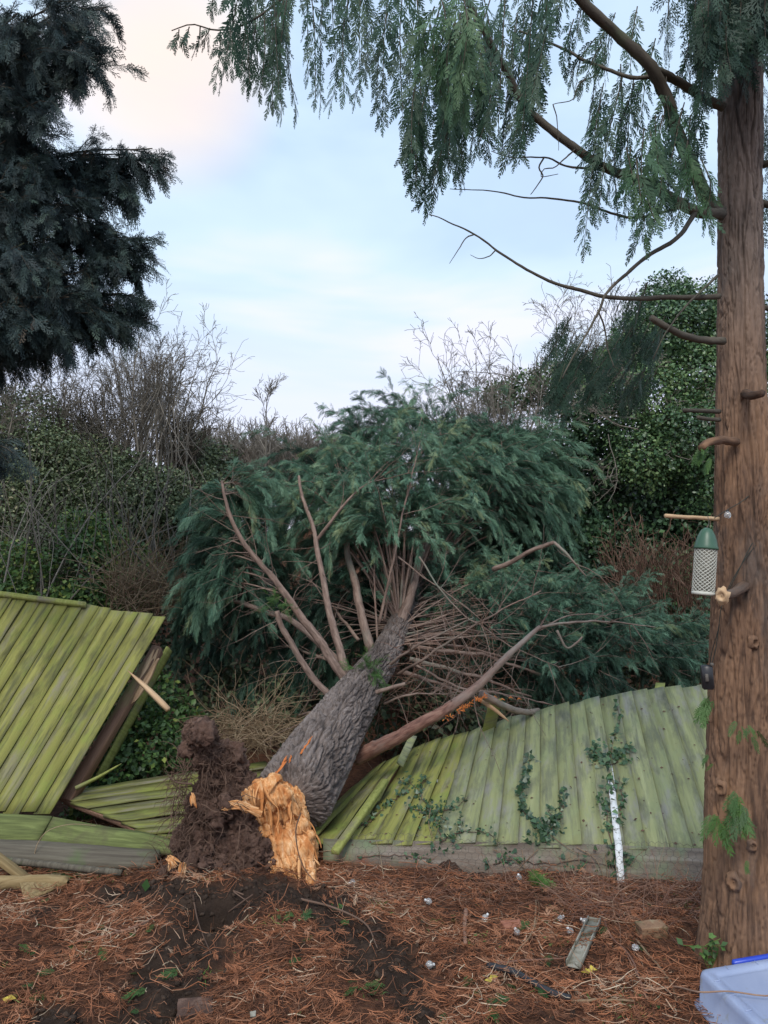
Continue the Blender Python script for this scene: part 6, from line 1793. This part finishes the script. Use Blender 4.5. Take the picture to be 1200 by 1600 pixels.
# ------------------------------------------------------------------ countable things on the ground
G = 'sticks lying on the ground'
for lab, pts, r0, r1, mm_, rs_ in (
        ('short thick reddish stick lying upright-pointing in the middle of the litter', [(728, 1428), (726, 1455), (727, 1482)], .010, .008, 'twig_brown', None),
        ('long dark forked stick running from the brick toward the bottom edge', [(936, 1420), (955, 1470), (983, 1498), (1000, 1540), (1009, 1566)], .0055, .003, 'twig_brown', [(975, 1490), (990, 1520), (1012, 1560)]),
        ('pale long twig curving down left of the plastic box', [(993, 1475), (1025, 1512), (1050, 1546), (1056, 1574)], .0045, .003, 'straw_stalk', None),
        ('thin reddish twig lying across the metal trough at its lower left', [(775, 1512), (850, 1506), (895, 1499), (932, 1462)], .0045, .002, 'twig_brown', None),
        ('straight pale stick along the bottom edge left of the box', [(893, 1573), (940, 1570), (992, 1572)], .005, .004, 'straw_stalk', None),
        ('pale thin branch arching up from the lower middle past the brick fragment', [(838, 1414), (832, 1462), (802, 1500), (786, 1520), (760, 1545)], .0045, .002, 'straw_stalk', None),
        ('broken pale twig standing at the near edge of the soil hollow', [(352, 1470), (380, 1445), (398, 1425)], .003, .002, 'straw_stalk', None),
        ('straight brown twig at lower left among orange needles', [(150, 1450), (190, 1462), (232, 1446)], .004, .002, 'twig_brown', None),
        ('long reddish dead spray stem left of the soil track', [(120, 1478), (180, 1465), (240, 1440), (262, 1420)], .004, .002, 'twig_brown', None),
        ('bent white twig lying on the dark soil track', [(255, 1515), (268, 1510), (285, 1532)], .0022, .0015, 'straw_stalk', None)):
    P = np.array([on_ground(a_, b_, .018) for a_, b_ in pts]); mb = MB()
    tubes(mb, cm(P, 16) + rng.normal(size=(16, 3)) * .0012, np.linspace(r0, r1, 16), 7, cap=True, jit=.06)
    if rs_:
        P = np.array([on_ground(a_, b_, .018) for a_, b_ in rs_]); tubes(mb, cm(P, 10), np.linspace(r1, .002, 10), 5, cap=True)
    mb.thing('stick', lab, 'stick', M[mm_], group=G)
P = np.array([on_ground(a_, b_, .02) for a_, b_ in ((762, 1517), (800, 1526), (834, 1545), (862, 1560), (892, 1570))]); mb = MB()
tubes(mb, cm(P, 30), np.full(30, .014), 12, cap=True)
mb.thing('rubber_hose', 'short length of black hose half buried in the litter near the bottom', 'hose', M['dark_plastic'], smooth=True)
# metal trough
mb = MB()
a_, b_ = on_ground(929, 1451, .03), on_ground(896, 1524, .03)
ax_ = nrm(b_ - a_); sd = nrm(np.cross(ax_, [0, 0, 1.])); L_ = np.linalg.norm(b_ - a_); up_ = np.cross(sd, ax_); up_ = up_ if up_[2] > 0 else -up_
box(mb, (a_ + b_) / 2, L_, .05, .004, ax=ax_, ay=sd)
box(mb, (a_ + b_) / 2 + sd * .026 + up_ * .010, L_, .005, .022, ax=ax_, ay=sd); box(mb, (a_ + b_) / 2 - sd * .026 + up_ * .010, L_, .005, .022, ax=ax_, ay=sd)
box(mb, a_ + up_ * .008, .005, .05, .016, ax=ax_, ay=sd)
trg = mb.thing('plank_offcut', 'weathered grey channel-shaped offcut lying among the litter left of the mossy brick', 'wood offcut', M['grey_trough'])


def brickish(c, dims, yaw, name, label, cat, m, seed, tiltx=0.0):
    import bmesh
    bm = bmesh.new(); bmesh.ops.create_cube(bm, size=1.0)
    bmesh.ops.subdivide_edges(bm, edges=bm.edges[:], cuts=14, use_grid_fill=True)
    V = np.array([v.co[:] for v in bm.verts]); F = np.array([[v.index for v in f.verts] for f in bm.faces]); bm.free()
    rr_ = np.abs(V * 2).max(1); sph = nrm(V)
    e_ = np.sum(np.clip(np.abs(V) - .44, 0, 1) ** 2, 1) ** .5
    V = V - sph * (e_[:, None] * .5)
    V = V * dims
    V += nrm(V) * (.0035 * fbm(V * 45 + seed, 4))[:, None] + nrm(V) * (.006 * fbm(V * 12 + seed, 2))[:, None]
    cy_, sy_ = math.cos(yaw), math.sin(yaw)
    Rm = np.array([[cy_, -sy_, 0], [sy_, cy_, 0], [0, 0, 1]]); ct, st2 = math.cos(tiltx), math.sin(tiltx)
    Rm = Rm @ np.array([[1, 0, 0], [0, ct, -st2], [0, st2, ct]])
    mb = MB(); mb.add(V @ Rm.T + c, F, .5, V + seed); mb.thing(name, label, cat, M[m])


brickish(on_ground(1018, 1462, .022), np.array([.125, .08, .055]), .12, 'brick', 'brown brick with a mossy side half sunk in litter near the standing trunk', 'brick', 'brick', 1.0)
brickish(on_ground(800, 1455, .016), np.array([.09, .05, .04]), .25, 'brick', 'small reddish broken brick piece with ferny moss, right of the red stick', 'brick', 'red_brick', 4.0, .2)
brickish(on_ground(305, 1580, .006), np.array([.13, .10, .03]), .2, 'stone', 'flat tan stone showing at the bottom edge beside the soil track', 'stone', 'soil_red', 7.0, .1)
brickish(on_ground(395, 1592, .012), np.array([.022, .02, .018]), .2, 'pebble', 'small grey pebble at the bottom edge beside the tan stone', 'pebble', 'grey_trough', 9.0, .5)

# log pieces at the far left
mb = MB(); P = np.array([on_ground(a_, b_, .03) for a_, b_ in ((-60, 1392), (20, 1390), (70, 1388), (106, 1390))])
V, F, co, *_ = grid_tube(P, lambda q: .030 - .006 * q, 30, 80, lambda c, t_, th: .006 * ridged(c * [30, 30, 8], 3) - .02 * sm(.96, 1, t_) - .02 * sm(.04, 0, t_))
mb.add(V, F, .5, co); mb.thing('log', 'brown rotting log lying in the litter at the left frame edge', 'log', M['tan_wood'], smooth=True)
mb = MB(); a_, b_ = W(-20, 1328, 3.9), on_ground(46, 1384, .02)
box(mb, (a_ + b_) / 2, np.linalg.norm(b_ - a_), .06, .025, ax=b_ - a_, bev=.004)
mb.thing('split_timber', 'split yellowish timber slanting in from the left frame edge above the log', 'timber', M['tan_wood'])
mb = MB(); slab(mb, np.array([on_ground(28, 1384, .045), on_ground(96, 1380, .05)]), np.array([on_ground(38, 1412, .01), on_ground(84, 1398, .03)]), .012, K=10)
mb.thing('bark_slab', 'orange-brown slab of bark leaning on the rotting log at left', 'bark slab', M['tan_wood'])

# single leaves
for px, py, lab, mm_ in ((769, 1536, 'yellow fallen leaf lying beside the black hose', 'yellow_leaf'), (919, 1524, 'small yellow leaf lying at the lower end of the grey offcut', 'yellow_leaf'), (12, 1567, 'yellow curled leaf at the lower left frame edge', 'yellow_leaf')):
    mb = MB(); c = on_ground(px, py, .02)
    for k in range(3):
        place(mb, IVY, (c + rng.normal(size=3) * .006)[None], rng.normal(size=(1, 3)) * [1, .4, .2], np.array([[0, -.3, 1.]]), .032)
    mb.thing('fallen_leaf', lab, 'leaf', M[mm_])
mb = MB(); c = on_ground(228, 1392, .0)
place(mb, LEAF, (c + [0, -.01, .0])[None], np.array([[.1, 0, 1.]]), np.array([[0, -1., 0]]), .06)
mb.thing('seedling', 'single upright green leaf at the left rim of the root crater', 'seedling', M['sprig_leaf'])
# fern
mb = MB(); c = on_ground(838, 1388, .0)
for k in range(7):
    d_ = nrm(np.array([[rng.uniform(-.3, 1.2), rng.uniform(-.5, .2), rng.uniform(.4, 1)]])); place(mb, FRf[k % 4], c[None], d_, np.array([[-.3, -.8, .6]]), rng.uniform(.09, .15), droop=.4, r=np.array([.9]))
mb.thing('fern', 'small bright green fern growing against the weathered base board', 'fern', M['sprig_leaf'])
# leafy weed beside box
mb = MB(); ms = MB(); c = on_ground(1108, 1520, .0)
for k in range(4):
    P = cm(np.stack([c, c + [rng.normal() * .02, -.02, .10], c + [rng.normal() * .05 - .03, -.05, rng.uniform(.10, .19)]]), 8); tubes(ms, P, np.full(8, .0015), 4)
    n = 7; i = rng.integers(2, 8, n); place(mb, LEAF, P[i], nrm(rng.normal(size=(n, 3)) * [1, .6, .5]), np.array([[0, -.6, .7]]) + rng.normal(size=(n, 3)) * .3, rng.uniform(.02, .038, n), r=rng.uniform(.3, .9, n))
r_ = thing('leafy_weed', 'little leafy green weed at the corner of the plastic box below the standing trunk', 'weed', c)
ms.build('stem', M['grass'], r_); mb.build('leaves', M['bramble_leaf'], r_)

# ------------------------------------------------------------------ string lights
def bulb_mesh(c, up, rad=.015):
    """glass globe with a small cap, axis up"""
    up = nrm(up); a = nrm(np.cross(up, [.3, .9, .1])); b_ = np.cross(up, a)
    prof = [(.0, -1.0), (.45, -.9), (.8, -.6), (.98, -.15), (.95, .3), (.75, .66), (.5, .88), (.38, 1.05)]
    th = np.linspace(0, 2 * np.pi, 17)[:-1]
    V = np.array([[c + up * h * rad + (a * math.cos(t_) + b_ * math.sin(t_)) * rr_ * rad for t_ in th] for rr_, h in prof])
    F = [(i * 16 + j, i * 16 + (j + 1) % 16, i * 16 + 16 + (j + 1) % 16, i * 16 + 16 + j) for i in range(len(prof) - 1) for j in range(16)]
    m1 = MB(); m1.add(V, F)
    m2 = MB(); P = np.stack([c + up * rad * .95, c + up * rad * 1.5]); tubes(m2, P, np.array([[.42, .36]]) [0] * rad, 10, cap=True)
    tubes(m2, np.stack([c - up * rad * .2, c + up * rad * 1.0]), np.array([.10, .22]) * rad, 6, cap=True)
    return m1, m2


bp_ = [(551, 1384), (670, 1414), (758, 1440), (808, 1463), (671, 1514), (811, 1376), (876, 1441), (891, 1461), (914, 1446), (993, 1487)]
sl = thing('string_lights', 'string of small clear globe bulbs dropped across the litter in front of the fence', 'string lights', on_ground(800, 1450))
order = [(551, 1384), (670, 1414), (758, 1440), (808, 1463), (671, 1514), (811, 1376), (876, 1441), (914, 1446), (891, 1461), (993, 1487)]
pts = []
for i, (x, y) in enumerate(order):
    pts.append(on_ground(x, y, .008))
    if i < len(order) - 1:
        x2, y2 = order[i + 1]; pts.append(on_ground((x + x2) / 2 + rng.normal() * 12, (y + y2) / 2 + abs(rng.normal()) * 8, .002))
mb = MB(); tubes(mb, cm(np.array(pts), 200), np.full(200, .0014), 5); mb.build('wire', M['wire'], sl)
for x, y in bp_:
    c = on_ground(x, y, .016); m1, m2 = bulb_mesh(c, np.array([rng.normal() * .6, rng.normal() * .6, rng.uniform(-.2, .8)]), .0155)
    gb_ = m1.build('bulb', M['bulb_glass'], sl, smooth=True); m2.build('cap', M['white_plastic'], gb_, smooth=True)

sl2 = thing('string_lights', 'dark string light cable draped over the standing trunk with a clear bulb and solar pack', 'string lights', W(1105, 1060, 2.98))
def onT(px, py, lift=.012):
    d = ray(px, py); ys = np.linspace(2.6, 3.4, 400); P = CAM + d[None] * (ys / d[1])[:, None]
    rad = np.interp(P[:, 2], zs, rs) * .97 + lift
    ins = np.where(np.hypot(P[:, 0] - TX, P[:, 1] - TY) < rad)[0]
    return P[ins[0]] if len(ins) else W(px, py, 3.12)
for pts in ([(1108, 1050), (1112, 1020), (1122, 985), (1127, 950), (1140, 915), (1160, 880), (1182, 850), (1205, 822)], [(1132, 935), (1150, 900), (1172, 855), (1196, 815), (1215, 790)], [(1112, 812), (1136, 797), (1160, 783), (1182, 765), (1210, 750)], [(1110, 1045), (1118, 1015), (1124, 975)]):
    P = np.array([onT(x, y) for x, y in pts]); mb = MB(); tubes(mb, cm(P, 30), np.full(30, .0018), 5); mb.build('cable', M['wire'], sl2)
c = onT(1137, 804, .03) + [0, 0, -.002]; m1, m2 = bulb_mesh(c, np.array([0, 0, 1.]), .014); gb_ = m1.build('bulb', M['bulb_glass'], sl2, smooth=True); m2.build('cap', M['dark_plastic'], gb_, smooth=True)
mb = MB(); c = W(1105, 1058, 3.0); box(mb, c, .045, .035, .095, ax=np.array([1, -.3, .05]), az=np.array([-.08, 0, 1]), bev=.006); mb.build('solar_pack', M['dark_plastic'], sl2)
mb = MB(); box(mb, c + [-.01, -.02, .0], .012, .012, .03, ax=np.array([1, -.3, .05]), bev=.002); box(mb, c + [.012, -.02, .052], .012, .012, .012, bev=.002); mb.build('clip', M['galv'], sl2)

# ------------------------------------------------------------------ bird feeder
fc = W(1101, 890, 2.93); ax_ = nrm(np.array([.10, 0, 1.0])); k_ = 2.95 / FPX
u_ = nrm(np.cross(ax_, [0, 1., 0])); w_ = np.cross(ax_, u_)
bf = thing('bird_feeder', 'tube bird feeder with dark green dome hanging from a cut stub on the standing trunk', 'bird feeder', fc - ax_ * .095)


def lathe(mb, prof, n=28, base=None, co=None):
    th = np.linspace(0, 2 * np.pi, n + 1)[:-1]; base = fc if base is None else base
    V = np.array([[base + ax_ * h + (u_ * math.cos(t_) + w_ * math.sin(t_)) * r_ for t_ in th] for r_, h in prof])
    F = [(i * n + j, i * n + (j + 1) % n, (i + 1) * n + (j + 1) % n, (i + 1) * n + j) for i in range(len(prof) - 1) for j in range(n)]
    mb.add(V, F, .5)


RB = .041
mb = MB(); lathe(mb, [(.0005, .166), (.010, .165), (.020, .158), (.030, .140), (.038, .118), (.043, .096), (.046, .086), (.046, .080), (.040, .080)]); mb.build('lid', M['green_plastic'], bf, smooth=True)
mb = MB(); lathe(mb, [(.0005, -.092), (RB - .004, -.092), (RB - .004, .082)]); mb.build('seed_fill', M['feeder_fill'], bf, smooth=True)
mb = MB()
for k in range(15):
    for sg_ in (-1, 1):
        t_ = np.linspace(0, 1, 26); th_ = k / 15 * 2 * np.pi + sg_ * t_ * 5.2
        P = fc + ax_ * ((-.094 + .178 * t_)[:, None]) + RB * (np.cos(th_)[:, None] * u_ + np.sin(th_)[:, None] * w_)
        tubes(mb, P, np.full(26, .0017), 4, r=.5)
mb.build('wire_mesh', M['feeder_mesh'], bf)
mb = MB(); lathe(mb, [(.0005, -.100), (.040, -.100), (.043, -.097), (.043, -.088), (.038, -.086)]); mb.build('base', M['feeder_mesh'], bf, smooth=True)
mb = MB(); tp_ = fc + ax_ * .165; st0 = W(1106, 811, 3.02)
tubes(mb, cm(np.stack([tp_, (tp_ + st0) / 2 + [.006, 0, .004], st0 + [0, 0, .012]]), 12), np.full(12, .0014), 5); mb.build('hanger', M['galv'], bf)

# ------------------------------------------------------------------ plastic storage box lid at lower right
zt = .13
A = WZ(1090, 1514, zt); Bc = WZ(1215, 1493, zt); Cc = WZ(1150, 1622, zt)
e1 = nrm((Bc - A) * [1, 1, 0]); e2 = np.array([e1[1], -e1[0], 0.0])
if e2 @ (Cc - A) < 0: e2 = -e2
e2 = nrm(e2 * .86 + nrm((Cc - A) * [1, 1, 0]) * .5)
sx, sy = .62, .46
sb_ = thing('storage_box', 'translucent bluish plastic storage box lying upside down by the standing trunk at lower right', 'storage box', A + e1 * sx / 2 + e2 * sy / 2 - [0, 0, zt])
cen = A + e1 * sx / 2 + e2 * sy / 2 - [0, 0, zt]


def rr_loop(hx_, hy_, z, rad, n=10, ripple=0):
    pts_ = []
    for (sx_, sy_, a0) in ((1, 1, 0), (-1, 1, 90), (-1, -1, 180), (1, -1, 270)):
        for k in range(n):
            a_ = math.radians(a0 + 90 * k / (n - 1)); pts_.append(((hx_ - rad) * sx_ + rad * math.cos(a_), (hy_ - rad) * sy_ + rad * math.sin(a_)))
    return np.array([cen + e1 * x + e2 * y + np.array([0, 0, z]) for x, y in pts_])


def loops_mesh(mb, loops, cap=True):
    n = len(loops[0]); V = np.concatenate(loops)
    F = [(i * n + j, i * n + (j + 1) % n, (i + 1) * n + (j + 1) % n, (i + 1) * n + j) for i in range(len(loops) - 1) for j in range(n)]
    mb.add(V, F, .5)
    if cap:
        mb.f.append((np.arange(n)[None] + (len(loops) - 1) * n) + mb.n - len(V)); mb.r.append(np.array([.5])); mb.m.append(np.zeros(1, np.int32))


mb = MB()
hx_, hy_ = sx / 2, sy / 2
loops_mesh(mb, [rr_loop(hx_ + .022, hy_ + .022, .004, .04), rr_loop(hx_ + .022, hy_ + .022, .016, .04), rr_loop(hx_ + .008, hy_ + .008, .018, .035), rr_loop(hx_ + .002, hy_ + .002, .11, .03), rr_loop(hx_ - .003, hy_ - .003, .126, .028), rr_loop(hx_ - .012, hy_ - .012, .131, .024), rr_loop(hx_ - .036, hy_ - .036, .130, .022), rr_loop(hx_ - .044, hy_ - .044, .124, .020), rr_loop(hx_ - .052, hy_ - .052, .118, .018), rr_loop(hx_ - .060, hy_ - .060, .122, .018), rr_loop(hx_ - .07, hy_ - .07, .121, .018)])
mb.build('body', M['box_plastic'], sb_, smooth=True)
mb = MB()
for k in range(4):
    box(mb, cen - e2 * (hy_ - .024) + e1 * (-.2 + .13 * k) + [0, 0, .132], .003, .024, .004, ax=e1, ay=e2, bev=.001)
    box(mb, cen - e1 * (hx_ - .024) + e2 * (-.14 + .09 * k) + [0, 0, .132], .024, .003, .004, ax=e1, ay=e2, bev=.001)
mb.build('rib', M['box_plastic'], sb_)
mb = MB(); box(mb, cen - e2 * (hy_ + .012) + e1 * .02 + [0, 0, .118], .34, .022, .03, ax=e1, ay=e2, bev=.005); mb.build('clip_handle', M['blue_plastic'], sb_)
mb = MB(); P = np.array([on_ground(1007, 1557, .02), on_ground(1053, 1555, .03), WZ(1092, 1550, .145), WZ(1140, 1549, .142), WZ(1198, 1556, .14), WZ(1260, 1550, .14)]); tubes(mb, cm(P, 30), np.linspace(.0035, .0025, 30), 6, cap=True)
mb.thing('stick', 'thin reddish twig resting across the top of the plastic box', 'stick', M['twig_brown'], group='sticks lying on the ground')
